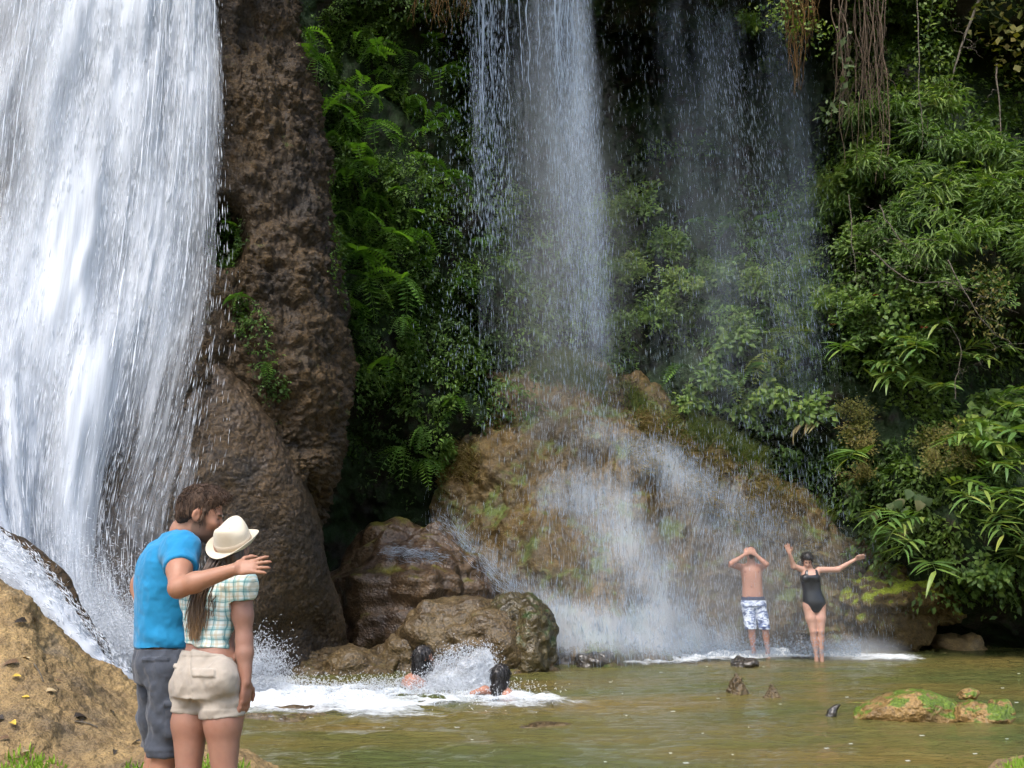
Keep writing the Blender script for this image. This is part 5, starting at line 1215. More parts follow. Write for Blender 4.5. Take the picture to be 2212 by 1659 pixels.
S.chain([shL, elL], [.055, .042], .03); S.chain([elL, wrL, wrL + [.03, -.03, -.09]], [.042, .030, .034], .02)
pel = J(252, 1075, 4.80)
S.slices([(pel[2] - .08, pel[0], 4.80, .14, .10), (pel[2] + .1, pel[0] - .008, 4.80, .135, .095), (J(0, 600, 4.8)[2], J(255, 0, 4.8)[0], 4.80, .15, .10), (J(0, 450, 4.8)[2], J(290, 0, 4.8)[0], 4.80, .14, .08)], MYAW, .03)
legs = []
for hip, kn, an in ((J(292, 1130, 4.69), J(252, 1570, 4.70), None), (J(222, 1130, 4.90), J(212, 1580, 4.95), None)):
    an = np.array([kn[0] - .03, kn[1] + .02, .10]); S.chain([hip, (hip + kn) / 2 + [.02, 0, .0], kn], [.088, .072, .056], .03); S.chain([kn, kn * .62 + an * .38 + [-.018, -.005, 0], an], [.056, .060, .037], .02)
    S.chain([an + [-.03, -.01, -.05], an + [.06, .03, -.06], an + [.15, .08, -.068]], [.036, .038, .028], .03)
def mcol(V):
    c = np.zeros((len(V), 3)) + np.array([.33, .170, .105])
    beard = (.17, .098, .066)
    c = lay(c, V, hc, A, [(.055, .0, -.085, .075, .065, .050, beard), (.02, .058, -.06, .035, .03, .055, beard), (.095, .0, -.045, .02, .03, .010, beard), (.098, 0, -.064, .022, .02, .009, (.36, .15, .11)),
                          (.098, .033, .020, .016, .024, .006, (.035, .022, .015)), (.088, .033, .001, .014, .013, .005, (.05, .04, .035)), (.045, 0, .010, .10, .10, .0001, beard)])
    return c
body(S, man, mcol)
# hair: shaggy short crop
H_ = Sdf(hc - .17, hc + .19, .004)
qh = lambda f, r, u: hc + (A[0] * f + A[1] * r + A[2] * u) * 1.02
H_.ell(qh(-.012, 0, .042), (.102, .082, .100), A, .01); H_.ell(qh(.035, 0, .088), (.072, .066, .052), A, .03); H_.ell(qh(.080, 0, .100), (.034, .050, .026), A, .03)
H_.ell(qh(-.060, 0, -.022), (.040, .058, .050), A, .03)
H_.cutplane(qh(.062, 0, .052), A[0] * .93 - A[2] * .62); H_.cutplane(qh(-.03, 0, -.058), A[0] * .30 - A[2])
for sg in (-1, 1): H_.ell(qh(.004, sg * .088, -.02), (.026, .03, .040), A, .004, 'sub')
H_.ell(qh(.075, 0, -.035), (.060, .12, .085), A, .008, 'sub')
for sg in (-1, 1): H_.cone(qh(.024, sg * .073, .02), qh(.020, sg * .074, -.035), .011, .006, .01)
M['hair_brown'] = mat_hair('brown_hair', (.022, .013, .009), (.085, .050, .030), None, .7, .25)
HV, HF = body(H_, man, None, 1, M['hair_brown'], 'hair', lambda V: .002 * (1 - 2 * np.abs(fbm(V * [90, 90, 45], 2, 6))) + .004 * noise(V * 22, 9))
def hair_cap(V, F, parent, crown, mat, n, length, rad, seed, lift=.25, down=0.0, keep=None):
    """strands combed outward from the crown over the cap"""
    rg = np.random.default_rng(seed); N = vnorm(V, F); k = rg.choice(len(V), n * 3); k = k[N[k][:, 2] > -.75]
    if keep is not None: k = k[keep(V[k])]
    k = k[:n]; p0, nn = V[k], N[k]; t = p0 - crown + rg.normal(0, .02, p0.shape) + np.array([0, 0, -down]); t = unit(t - nn * (t * nn).sum(1)[:, None]); L = length * rg.uniform(.5, 1.2, len(k))[:, None]
    r = rad * rg.uniform(.6, 1.3, len(k)); parts = []
    for i in range(len(k)):
        a = p0[i] - nn[i] * .002; b = a + t[i] * L[i] * .55 + nn[i] * L[i] * lift * .5; c_ = a + t[i] * L[i] + nn[i] * L[i] * lift * .35 * rg.uniform(-.3, 1) + np.array([0, 0, -L[i][0] * .12])
        parts.append(tube_np(centred(np.array([a, b, c_]), parent.location), np.array([1, .9, .2]) * r[i], 3))
    v, f = merge(parts); link('hair_strands', mesh_np('hair_strands', v, f), mat, parent)
hair_cap(HV, HF, man, qh(-.05, 0, .14), M['hair_brown'], 1700, .032, .0015, 3, .16, 0.0, lambda q_: (q_ - hc) @ A[2] > -.035)
rg = np.random.default_rng(4); ro, en = [], []
for i in range(230):
    a, b = rg.uniform(-1.0, 1.0), rg.uniform(.0, 1.0); f = -.11 + .20 * b; r = a * .075; u = .045 + .098 * math.sqrt(max(0, 1 - (f / .125) ** 2 - (r / .09) ** 2) + .02)
    p0 = qh(f, r, u - .008); ro.append(p0); en.append(p0 + A[0] * rg.uniform(.01, .035) + A[2] * rg.uniform(.004, .022) + A[1] * rg.uniform(-.02, .02))
strands('hair_tufts', np.array(ro), np.array(en), .0022, M['hair_brown'], man, 5, np.array([0, 0, .006]), 5, .003)
# t-shirt
Tt = Sdf((man.location[0] - .30, 4.40, .88), (man.location[0] + .42, 5.2, 1.70), .005)
zx = lambda cx, cy, Y=4.8: J(cx, cy, Y)
def row(cx, cy, w, d, Y=4.80):
    p_ = J(cx, cy, Y); return (p_[2], p_[0], Y, w, d)
Tt.slices([row(250, 990, .160, .136), row(248, 930, .160, .134), row(246, 800, .160, .130), row(250, 650, .172, .134), row(262, 540, .178, .134), row(284, 455, .165, .112), row(304, 418, .118, .082), row(312, 388, .070, .062)], MYAW, .03)
Tt.chain([J(310, 425, 4.76), shR + [0, 0, .012], shR * .45 + elR * .55 + [.002, 0, .0]], [.066, .076, .071], .04)
Tt.chain([J(290, 430, 4.84), shL + [0, 0, .004], shL * .42 + elL * .58], [.066, .062, .058], .04)
def local_cut(S_, c, nrm, r):
    nrm = unit(nrm); S_.put(lambda X, Y, Z: np.maximum(-((X - c[0]) * nrm[0] + (Y - c[1]) * nrm[1] + (Z - c[2]) * nrm[2]), np.sqrt((X - c[0] - nrm[0] * r * .8) ** 2 + (Y - c[1] - nrm[1] * r * .8) ** 2 + (Z - c[2] - nrm[2] * r * .8) ** 2) - r * 1.25), c - 2.2 * r, c + 2.2 * r, .003, 'sub')
local_cut(Tt, shR * .52 + elR * .48, elR - shR, .085)
Tt.put(lambda X, Y, Z: np.sqrt((X - nb[0] - .022) ** 2 + (Y - nb[1]) ** 2 + ((Z - nb[2] - .045) * .75) ** 2) - .071, nb - .1, nb + .15, .004, 'sub')
M['tee'] = mat_cloth('blue_jersey', (.012, .195, .385), .8, 500, .12)
def tdisp(V):
    low = sm(1.30, 1.0, V[:, 2]); f = folds(V, .005, 21, (6, 6, 4)); c = V - np.array([man.location[0], 4.8, 1.1])
    d = f + low * .012 * np.sin(38 * (c[:, 2] + .55 * c[:, 0] * (c[:, 0] > -.5)) + 3 * noise(V * 5, 23)) * sm(-.2, .05, c[:, 0])
    d = d + .005 * np.sin(60 * (V[:, 2] - .9 * V[:, 0])) * np.exp(-(((V - shR) ** 2).sum(1) / .012)) * noise(V * 8, 4)
    return d
body(Tt, man, None, 1, M['tee'], 't_shirt', tdisp)
# sleeve band and hem
def ring(name, c, ax, r1, r2, h, mat, parent, n=48):
    ax = unit(ax); a = unit(np.cross(ax, [.3, .1, .9])); b = np.cross(ax, a); t = np.linspace(0, 2 * math.pi, n, endpoint=False); V = []
    for s_, o_ in ((-h, 0), (-h, .004), (h, .004), (h, 0)): V.append(c + ax * s_ + a * np.cos(t)[:, None] * (r1 + o_) + b * np.sin(t)[:, None] * (r2 + o_))
    V = np.concatenate(V); i = np.arange(n); j = (i + 1) % n; F = np.concatenate([np.stack([i + k * n, j + k * n, j + (k + 1) * n, i + (k + 1) * n], 1) for k in range(3)])
    return link(name, mesh_np(name, centred(V, parent.location), F), mat, parent)
# cargo shorts
Sh = Sdf((man.location[0] - .32, 4.45, .34), (man.location[0] + .35, 5.25, 1.06), .0055)
Sh.slices([row(250, 1180, .160, .135), row(250, 1090, .172, .145), row(252, 1000, .162, .136), row(256, 905, .150, .124)], MYAW, .03)
Sh.ell(J(190, 1085, 4.76), (.085, .10, .095), None, .04)
for kn, hip in ((J(250, 1575, 4.70), J(288, 1120, 4.69)), (J(212, 1585, 4.95), J(222, 1130, 4.90))):
    Sh.chain([hip, (hip + kn) / 2 + [.0, 0, .0], kn], [.104, .090, .078], .03)
Sh.cutplane(J(245, 1568, 4.8), (.02, 0, -1.0)); Sh.cutplane(J(250, 912, 4.8), (0, 0, 1.0))
M['cargo'] = mat_cloth('grey_twill', (.052, .059, .074), .9, 380, .3)
def patch(V, N, cxr, cyr, amt, edge=.006):
    """raised area on the camera side, given as a rectangle in the enlarged view"""
    dx_, dy_ = proj(V); cx = (dx_ / .57604 - 450) * 1.4677; cy = (dy_ / .57604 - 1750) * 1.4677; e = edge * 1165
    w = sm(cxr[0], cxr[0] + e, cx) * sm(cxr[1], cxr[1] - e, cx) * sm(cyr[0], cyr[0] + e, cy) * sm(cyr[1], cyr[1] - e, cy); return amt * w * (N[:, 1] < .2)
def cdisp(V):
    N = np.stack([V[:, 0] * 0, V[:, 1] * 0 - 1, V[:, 2] * 0], 1); N[:, 1] = np.where(V[:, 1] < 4.82, -1, 1)
    d = folds(V, .006, 31, (8, 8, 4)) + .006 * np.sin(45 * V[:, 2] + 20 * V[:, 0] + 4 * noise(V * 4, 3)) * sm(.95, .7, V[:, 2])
    return d + patch(V, N, (125, 272), (1048, 1075), .010, .004) + patch(V, N, (240, 330), (1290, 1325), .012, .004) + patch(V, N, (248, 330), (1325, 1500), .006, .004) + patch(V, N, (60, 400), (930, 952), .004, .003) + patch(V, N, (60, 400), (1545, 1570), .003, .003)
body(Sh, man, None, 1, M['cargo'], 'cargo_shorts', cdisp)

# --- woman in the hat
wom = person((J(490, 1500, 4.62)[0], 4.62, GROUND), 'woman with long brown hair in cream hat, plaid blouse and beige shorts')
wf = unit([.42, .91, 0]); wr_ = np.array([wf[1], -wf[0], 0]); WYAW = math.atan2(wr_[1], wr_[0])
wh = J(612, 456, 4.69); wF = unit([.22, .93, .28]); wU = unit([-.10, -.30, 1.0])
S = Sdf((wom.location[0] - .30, 4.30, 0.0), (wom.location[0] + .36, 5.05, 1.72), .0052)
q, WA = head(S, wh, wF, wU, .90)
S.chain([J(555, 620, 4.66), J(572, 540, 4.67), wh + [-.005, .0, -.05]], [.055, .047, .046], .03)
wsR, wsL = J(668, 662, 4.60), J(398, 700, 4.72); weR, wwR = J(684, 955, 4.575), J(692, 1185, 4.55)
S.chain([J(600, 620, 4.64), wsR, wsR * .45 + weR * .55, weR], [.050, .050, .042, .036], .03); S.chain([weR, weR * .7 + wwR * .3, wwR], [.036, .037, .024], .02)
hand(S, wwR, [.02, .12, -1.0], [.95, -.35, .1], [.2, .95, 0], .92, .32, .06, tcurl=.2)
S.chain([J(480, 640, 4.70), wsL, J(372, 930, 4.80)], [.048, .048, .038], .03); S.chain([J(372, 930, 4.80), J(430, 1040, 4.88)], [.038, .026], .02)
S.slices([row(476, 1230, .145, .11, 4.63), row(480, 1130, .155, .115, 4.63), row(498, 1030, .124, .095, 4.63), row(500, 960, .112, .088, 4.64), row(506, 800, .120, .092, 4.66), row(525, 680, .135, .085, 4.66), row(548, 620, .10, .06, 4.66)], WYAW, .03)
for hip, kn in ((J(562, 1220, 4.585), J(576, 1700, 4.57)), (J(394, 1215, 4.665), J(376, 1700, 4.63))):
    an = np.array([kn[0] + .005, kn[1] + .03, .09]); S.chain([hip, hip * .6 + kn * .4, kn], [.086, .079, .052], .03); S.chain([kn, kn * .62 + an * .38 + [0, -.022, 0], an], [.052, .053, .032], .02)
    S.chain([an + [-.005, -.03, -.04], an + [.03, .08, -.055], an + [.05, .14, -.06]], [.032, .034, .025], .03)
body(S, wom, flat([.29, .152, .105]))
# blouse
B = Sdf((wom.location[0] - .26, 4.36, 1.00), (wom.location[0] + .32, 5.0, 1.52), .0048)
B.slices([row(500, 1000, .122, .100, 4.64), row(500, 950, .122, .098, 4.64), row(502, 860, .124, .100, 4.65), row(508, 760, .134, .102, 4.66), row(520, 690, .146, .097, 4.66), row(540, 630, .128, .078, 4.66), row(554, 590, .066, .058, 4.66)], WYAW, .03)
B.chain([J(610, 640, 4.64), wsR + [0, 0, .008], wsR * .72 + weR * .28], [.058, .064, .062], .04)
B.chain([J(480, 650, 4.70), wsL, J(385, 800, 4.76)], [.055, .060, .056], .04)
B.cutplane(J(692, 738, 4.60), (.30, 0, -1.0)) if False else None
cp = J(695, 735, 4.60)
B.put(lambda X, Y, Z: np.maximum(np.maximum((Z - cp[2]) + (X - cp[0]) * -.25, (cp[0] - .062) - X), -.2 + 0 * X), (cp[0] - .06, 4.4, 1.0), (cp[0] + .2, 4.8, cp[2]), .004, 'sub')
B.cutplane(J(500, 985, 4.62), (-.10, 0, -1.0))
T = NT('plaid_cotton'); c = T.mapping(T.coord(), (1, 1, 1), (0, 0, -WYAW)); sx = T.n('ShaderNodeSeparateXYZ'); T.set(sx.inputs[0], c)
def stripe(v, f, ph, w): return T.math('LESS_THAN', T.math('FRACT', T.math('ADD', T.math('MULTIPLY', v, f), ph)), w)
wv = T.math('ADD', T.math('MULTIPLY', T.math('SUBTRACT', T.noise(T.coord(), 7, 2), .5), .035), 0.0)
xx = T.math('ADD', sx.outputs[0], wv); zz_ = T.math('ADD', sx.outputs[2], wv)
col = T.mix(T.noise(T.coord(), 14, 2), (.62, .68, .64), (.70, .74, .70))
teal, tan_, dk = (.16, .38, .38), (.50, .42, .26), (.05, .19, .22)
for v, f, ph, w, cc, am in ((xx, 24, .1, .34, teal, .5), (zz_, 24, .3, .34, teal, .5), (xx, 24, .65, .22, tan_, .45), (zz_, 24, .8, .2, tan_, .45), (xx, 24, .02, .07, dk, .7), (zz_, 24, .22, .07, dk, .7)):
    col = T.mix(T.math('MULTIPLY', stripe(v, f, ph, w), am), col, cc)
M['plaid'] = T.surf(T.bsdf(col, .85, None, .2))
body(B, wom, None, 1, M['plaid'], 'blouse', lambda V: folds(V, .0045, 41, (9, 9, 7)) + .005 * np.sin(50 * V[:, 2] + 30 * V[:, 0] + 3 * noise(V * 6, 4)) * sm(1.25, 1.1, V[:, 2]))
# beige shorts
Z_ = Sdf((wom.location[0] - .30, 4.30, .52), (wom.location[0] + .30, 5.0, 1.06), .005)
Z_.slices([row(474, 1260, .156, .128, 4.625), row(473, 1180, .158, .132, 4.625), row(485, 1090, .142, .118, 4.63), row(500, 1010, .130, .103, 4.64), row(502, 980, .128, .102, 4.64)], WYAW, .03)
for sg, hip, cx in ((1, J(562, 1225, 4.585), 568), (-1, J(396, 1215, 4.665), 390)):
    Z_.chain([hip, J(cx, 1400, hip[1] - .0)], [.100, .095], .03)
    Z_.ell(J(cx - sg * 8, 1165, hip[1] - .07), (.072, .074, .086), None, .03)
Z_.cutplane(J(578, 1372, 4.58), (.10, 0, -1.0)); Z_.cutplane(J(500, 1022, 4.6), (.17, 0, 1.0))
cpl = J(452, 1352, 4.62)
Z_.put(lambda X, Y, Z: np.maximum(Z - cpl[2], X - cpl[0]), (cpl[0] - .3, 4.3, .4), (cpl[0], 5.0, cpl[2]), .004, 'sub')
M['beige'] = mat_cloth('beige_cotton', (.36, .315, .262), .9, 380, .14)
def zdisp(V):
    N = np.zeros_like(V); N[:, 1] = np.where(V[:, 1] < 4.64, -1, 1); dx_, dy_ = proj(V); cx = (dx_ / .57604 - 450) * 1.4677; cy = (dy_ / .57604 - 1750) * 1.4677
    seam = -.007 * sm(1330, 1260, cy) * np.exp(-((cx - (385 + (cy - 1020) * -.03 + 20 * sm(1150, 1380, cy))) / 9) ** 2) * (N[:, 1] < 0)
    crease = .007 * np.sin((cy * .9 + cx * .35) / 17 + 4 * noise(V * 4, 3)) * sm(1200, 1300, cy) * .4
    return folds(V, .004, 51, (8, 8, 6)) + seam + crease + patch(V, N, (398, 525), (1112, 1160), .010, .004) + patch(V, N, (278, 318), (1085, 1112), .010, .004) + patch(V, N, (200, 720), (1000, 1046), .0035, .003) + patch(V, N, (200, 720), (1335, 1400), .003, .003)
body(Z_, wom, None, 1, M['beige'], 'shorts', zdisp)
# long hair
M['hair_long'] = mat_hair('long_brown_hair', (.030, .017, .011), (.085, .048, .026), (1.02, 1.30, (.27, .155, .060)))
rg = np.random.default_rng(9); ro, en = [], []
for i in range(420):
    t = rg.random(); a = rg.normal(0, 1)
    ro.append(J(505 + 120 * t + rg.normal(0, 6), 505 + 25 * t + rg.normal(0, 10), 4.605 + .03 * abs(t - .45) * 2 + rg.normal(0, .008)))
    lock = t > .8 and rg.random() < .45
    en.append(J(500 + rg.normal(0, 10), 800 + rg.uniform(-60, 45), 4.535 + rg.normal(0, .006)) if lock else J(412 + 42 * (t - .5) + a * 17, 925 + rg.uniform(-70, 45) - abs(a) * 18, 4.528 + rg.normal(0, .007)))
strands('long_hair', np.array(ro), np.array(en), .0042, M['hair_long'], wom, 10, np.array([-.045, -.012, .02]), 16, .010)
HH = Sdf(wh - .16, wh + .16, .0045); qw = lambda f, r, u: wh + (WA[0] * f + WA[1] * r + WA[2] * u) * .95
HH.ell(qw(-.012, 0, .035), (.094, .076, .092), WA, .01); HH.ell(qw(-.05, 0, -.055), (.062, .078, .085), WA, .04); HH.ell(qw(.085, 0, -.04), (.07, .075, .10), WA, .01, 'sub')
HATU = unit([-.14, -.66, 1.0]); HATC = J(624, 424, 4.668); HH.cutplane(HATC - HATU * .006, HATU)
body(HH, wom, None, 1, M['hair_long'], 'hair', lambda V: .004 * (1 - 2 * np.abs(fbm(V * [60, 60, 14], 2, 6))))
# hat
def make_hat():
    hU = HATU; hR = unit(np.cross([.35, .93, 0], hU)); hB = np.cross(hU, hR); c0 = HATC
    n = 96; th = np.linspace(0, 2 * math.pi, n, endpoint=False); cs, sn = np.cos(th), np.sin(th)
    def pt(rr, h, lift=0.0): return c0 + (hR * cs[:, None] * rr[:, None] * .90 + hB * sn[:, None] * rr[:, None] * .97) + hU * (np.zeros(n) + h + lift)[:, None]
    one = np.ones(n); rings = []
    turn = .045 * np.clip(cs, 0, 1) ** 1.5 + .028 * np.clip(-cs, 0, 1) ** 1.5 + .010 * np.clip(-sn, 0, 1)      # brim turned up at the sides
    for r, k in ((.140, 1.0), (.137, .95), (.120, .52), (.102, .16), (.093, .02)): rings.append(pt(one * r * (1 - .10 * np.abs(cs) ** 2 * k), -.006 * k, turn * k))
    rings.append(pt(one * .0885, .006)); rings.append(pt(one * .0895, .010)); rings.append(pt(one * .0885, .034)); rings.append(pt(one * .0865, .037))
    rings.append(pt(one * (.083 + .001 * cs), .066)); pin = .012 * np.abs(cs) ** 3
    rings.append(pt(one * .076 - pin * .6, .091, -.012 * np.cos(2 * th))); rings.append(pt(one * .066 - pin, .101, -.014 * np.cos(2 * th))); rings.append(pt(one * .045, .096, -.004)); rings.append(pt(one * .02, .084)); rings.append(pt(one * .002, .082))
    V = np.concatenate(rings); i = np.arange(n); j = (i + 1) % n
    F = np.concatenate([np.stack([i + k * n, j + k * n, j + (k + 1) * n, i + (k + 1) * n], 1) for k in range(len(rings) - 1)])
    me = mesh_np('hat', centred(V, wom.location), F)
    o = link('hat', me, mat_cloth('cream_felt', (.58, .51, .39), .9, 700, .08), wom)
    md = o.modifiers.new('t', 'SOLIDIFY'); md.thickness = .004; md.offset = 0
    sb = o.modifiers.new('s', 'SUBSURF'); sb.levels = 1; sb.render_levels = 1
    bv = []
    for r, h in ((.0900, .008), (.0925, .009), (.0920, .033), (.0890, .034)): bv.append(pt(one * r, h))
    V = np.concatenate(bv); F = np.concatenate([np.stack([i + k * n, j + k * n, j + (k + 1) * n, i + (k + 1) * n], 1) for k in range(3)])
    bo = link('hat_band', mesh_np('hat_band', centred(V, wom.location), F), mat_cloth('hat_band_cloth', (.50, .42, .32), .9, 700, .08), o)
make_hat()

# ------------------------------------------------ bathers under the shower
def K(cx, cy, Y): return P((2650 + cx / 3.318) * .57604, (2000 + cy / 3.318) * .57604, Y)
bm = person((K(660, 1490, 17.05)[0], 17.05, 0.0), 'shirtless man in blue and white patterned shorts rubbing his face under the shower')
YB = 17.05
def rk(cx, cy, w, d, Y=YB):
    p_ = K(cx, cy, Y); return (p_[2], p_[0], Y, w, d)
S = Sdf((bm.location[0] - .50, 16.50, -.25), (bm.location[0] + .30, 17.40, 1.95), .0085)
bh = K(548, 250, 17.03); q, BA = head(S, bh, [0.02, -.80, .55], [0, .5, .85], 1.0)
S.chain([K(560, 400, YB), bh + [0, .02, -.06]], [.066, .056], .03)
S.slices([rk(572, 830, .175, .125), rk(570, 760, .172, .125), rk(566, 650, .166, .120), rk(560, 540, .172, .125), rk(557, 460, .180, .118), rk(557, 400, .15, .085), rk(557, 365, .075, .06)], 0, .03)
for sh, el, wr, tip in ((K(440, 425, YB), K(285, 388, 16.85), K(470, 268, 16.87), (1.0, -.05, .65)), (K(677, 425, YB), K(740, 385, 16.85), K(610, 266, 16.87), (-1.0, -.05, .65))):
    S.chain([sh, el], [.060, .044], .04); S.chain([el, el * .7 + wr * .3, wr], [.043, .042, .028], .02); hand(S, wr, tip, [0, -1, .2], [0, 0, 1], 1.05, .25, .1, 1.2)
for hip, kn, an in ((K(510, 860, YB), K(560, 1180, 17.01), K(585, 1450, 17.05)), (K(640, 860, YB), K(730, 1180, 17.01), K(758, 1440, 17.05))):
    S.chain([hip, kn], [.088, .058], .03); S.chain([kn, kn * .62 + an * .38 + [0, .02, 0], an], [.056, .056, .036], .02); S.chain([an, an + [0, 0, -.16]], [.036, .036], .01); S.chain([an + [0, 0, -.15], an + np.array([0, -.14, -.18])], [.038, .03], .02)
def bcol(V):
    c = np.zeros((len(V), 3)) + np.array([.36, .185, .125]); c = lay(c, V, bh, BA, [(.055, 0, -.085, .08, .07, .05, (.06, .035, .025))])
    cx0 = K(560, 0, YB)[0]
    for px, py in ((465, 480), (625, 480)):
        p_ = K(px, py, YB); w = sm(.024, .012, np.hypot(V[:, 0] - p_[0], V[:, 2] - p_[2]))[:, None]; c = c * (1 - w) + np.array([.25, .10, .07]) * w
    p_ = K(537, 665, YB); w = sm(.022, .008, np.hypot(V[:, 0] - p_[0], V[:, 2] - p_[2]))[:, None]; return c * (1 - w) + np.array([.22, .09, .06]) * w
body(S, bm, bcol)
HB = Sdf(bh - .18, bh + .18, .008); qb = lambda f, r, u: bh + (BA[0] * f + BA[1] * r + BA[2] * u)
HB.ell(qb(-.012, 0, .042), (.106, .085, .103), BA, .01); HB.cutplane(qb(.06, 0, .05), BA[0] * .9 - BA[2] * .6); HB.ell(qb(.08, 0, -.04), (.07, .12, .09), BA, .01, 'sub')
M['hair_wet'] = mat_hair('wet_dark_hair', (.007, .006, .006), (.020, .016, .014), None, .35, .5); body(HB, bm, None, 1, M['hair_wet'], 'hair')
Sh = Sdf((bm.location[0] - .35, 16.75, .3), (bm.location[0] + .32, 17.40, 1.08), .0085)
Sh.slices([rk(582, 900, .198, .15), rk(577, 840, .190, .145), rk(573, 785, .183, .14)], 0, .02)
for hip, kn in ((K(512, 870, YB), K(552, 1210, 17.02)), (K(650, 870, YB), K(728, 1210, 17.02))): Sh.chain([hip, kn], [.112, .090], .03)
Sh.cutplane(K(600, 1190, YB), (0, 0, -1)); Sh.cutplane(K(575, 790, YB), (0, 0, 1))
T = NT('patterned_swim_cloth'); c = T.coord(); n = T.noise(T.mapping(c, (9, 9, 16), (0, .5, 0)), 1.0, 3, .6, .8); sx = T.n('ShaderNodeSeparateXYZ'); T.set(sx.inputs[0], c)
cc = T.ramp(n, [(.36, (.04, .06, .14)), (.46, (.16, .22, .40)), (.52, (.62, .68, .76)), (.60, (.70, .74, .80)), (.66, (.12, .17, .33))])
zt = K(575, 832, YB)[2]; cc = T.mix(T.math('GREATER_THAN', sx.outputs[2], zt), cc, (.025, .035, .07)); M['swim'] = T.surf(T.bsdf(cc, .7, None, .3))
body(Sh, bm, None, 1, M['swim'], 'swim_shorts', lambda V: folds(V, .008, 61, (6, 6, 4)))

YW = 16.5
bw = person((K(1380, 1540, YW)[0], YW, 0.0), 'woman in black swimsuit with arms spread wide under the shower')
rw = lambda cx, cy, w, d, Y=YW: rk(cx, cy, w, d, Y)
S = Sdf((bw.location[0] - .68, 16.05, -.25), (bw.location[0] + .92, 16.9, 2.02), .0082)
wh2 = K(1248, 340, YW - .04); q, CA = head(S, wh2, [-.12, -.86, -.50], [-.05, -.45, .9], .96)
S.chain([K(1290, 470, YW), K(1272, 420, YW - .01), wh2 + [0, .02, -.04]], [.056, .048, .046], .03)
TOR = [rw(1342, 930, .150, .115), rw(1340, 860, .178, .125), rw(1325, 780, .160, .115), rw(1308, 700, .142, .105), rw(1296, 610, .148, .112), rw(1288, 545, .155, .130), rw(1288, 490, .140, .100), rw(1292, 450, .105, .07)]
S.slices(TOR, 0, .03)
for cx in (1228, 1345): S.ell(K(cx, 560, YW - .075), (.062, .06, .058), None, .03)
for pts, rad, hd, hn, th in (([K(1205, 455, YW), K(1085, 412, 16.45), K(1032, 250, 16.35)], [.052, .043, .026], [-.30, -.1, 1.0], [.4, .9, 0], [1, 0, .3]),
                             ([K(1395, 455, YW), K(1630, 450, 16.55), K(1850, 325, 16.45)], [.052, .043, .026], [1.0, -.1, .42], [0, .8, .6], [0, -.3, 1])):
    S.chain(pts, rad, .03); hand(S, pts[-1], hd, hn, th, .98, .12, .16, 1.15)
for hip, kn, an in ((K(1270, 900, YW), K(1325, 1215, 16.47), K(1362, 1500, 16.5)), (K(1408, 900, YW), K(1422, 1215, 16.47), K(1430, 1505, 16.5))):
    S.chain([hip, hip * .5 + kn * .5, kn], [.098, .084, .056], .03); S.chain([kn, kn * .62 + an * .38 + [0, .02, 0], an], [.053, .053, .034], .02); S.chain([an, an + [0, 0, -.16]], [.034, .034], .01); S.chain([an + [0, 0, -.15], an + np.array([0, -.13, -.18])], [.036, .028], .02)
body(S, bw, lambda V: lay(np.zeros((len(V), 3)) + np.array([.46, .275, .205]), V, wh2, CA, [(.094, .033, .020, .018, .022, .008, (.06, .035, .03)), (.088, .033, .001, .016, .014, .007, (.06, .04, .035)), (.094, 0, -.064, .02, .022, .008, (.40, .14, .12))]))
HW = Sdf(wh2 - .18, wh2 + .18, .008); q2 = lambda f, r, u: wh2 + (CA[0] * f + CA[1] * r + CA[2] * u) * .96
HW.ell(q2(-.014, 0, .042), (.108, .088, .104), CA, .01); HW.ell(q2(-.06, 0, -.02), (.06, .07, .07), CA, .03); HW.ell(q2(.09, 0, -.045), (.07, .12, .10), CA, .01, 'sub'); HV, HF = body(HW, bw, None, 1, M['hair_wet'], 'hair'); hair_cap(HV, HF, bw, q2(-.04, 0, .15), M['hair_wet'], 260, .07, .004, 10, .15)
Su = Sdf((bw.location[0] - .36, 16.20, .55), (bw.location[0] + .36, 16.9, 1.62), .008)
xc = K(1320, 0, YW)[0]; zc = K(0, 985, YW)[2]; zn = K(0, 520, YW)[2]; ztop = K(0, 430, YW)[2]
def suit_cut(u, f, Z):
    leg = (zc + np.clip(np.abs(u) - .035, 0, 1) * 1.05 + .0 * f) - Z
    neck = np.minimum((Z - zn) - 0.0, .055 - np.abs(u)) if False else np.minimum(Z - zn, .058 - np.abs(u))
    arm = np.minimum(Z - zn, np.abs(u) - .118 + .25 * np.clip(Z - zn, 0, 1))
    return np.maximum(np.maximum(leg, neck), arm)
Su.slices([(z, a, b, w + .007, d + .007) for z, a, b, w, d in TOR + [rw(1342, 1000, .10, .09)]], 0, .006, cut=suit_cut)
for cx in (1228, 1345): Su.ell(K(cx, 560, YW - .078), (.066, .064, .062), None, .02)
T = NT('black_swimsuit'); M['suit'] = T.surf(T.bsdf((.010, .011, .014), .28, None, .5)); body(Su, bw, None, 1, M['suit'], 'swimsuit')

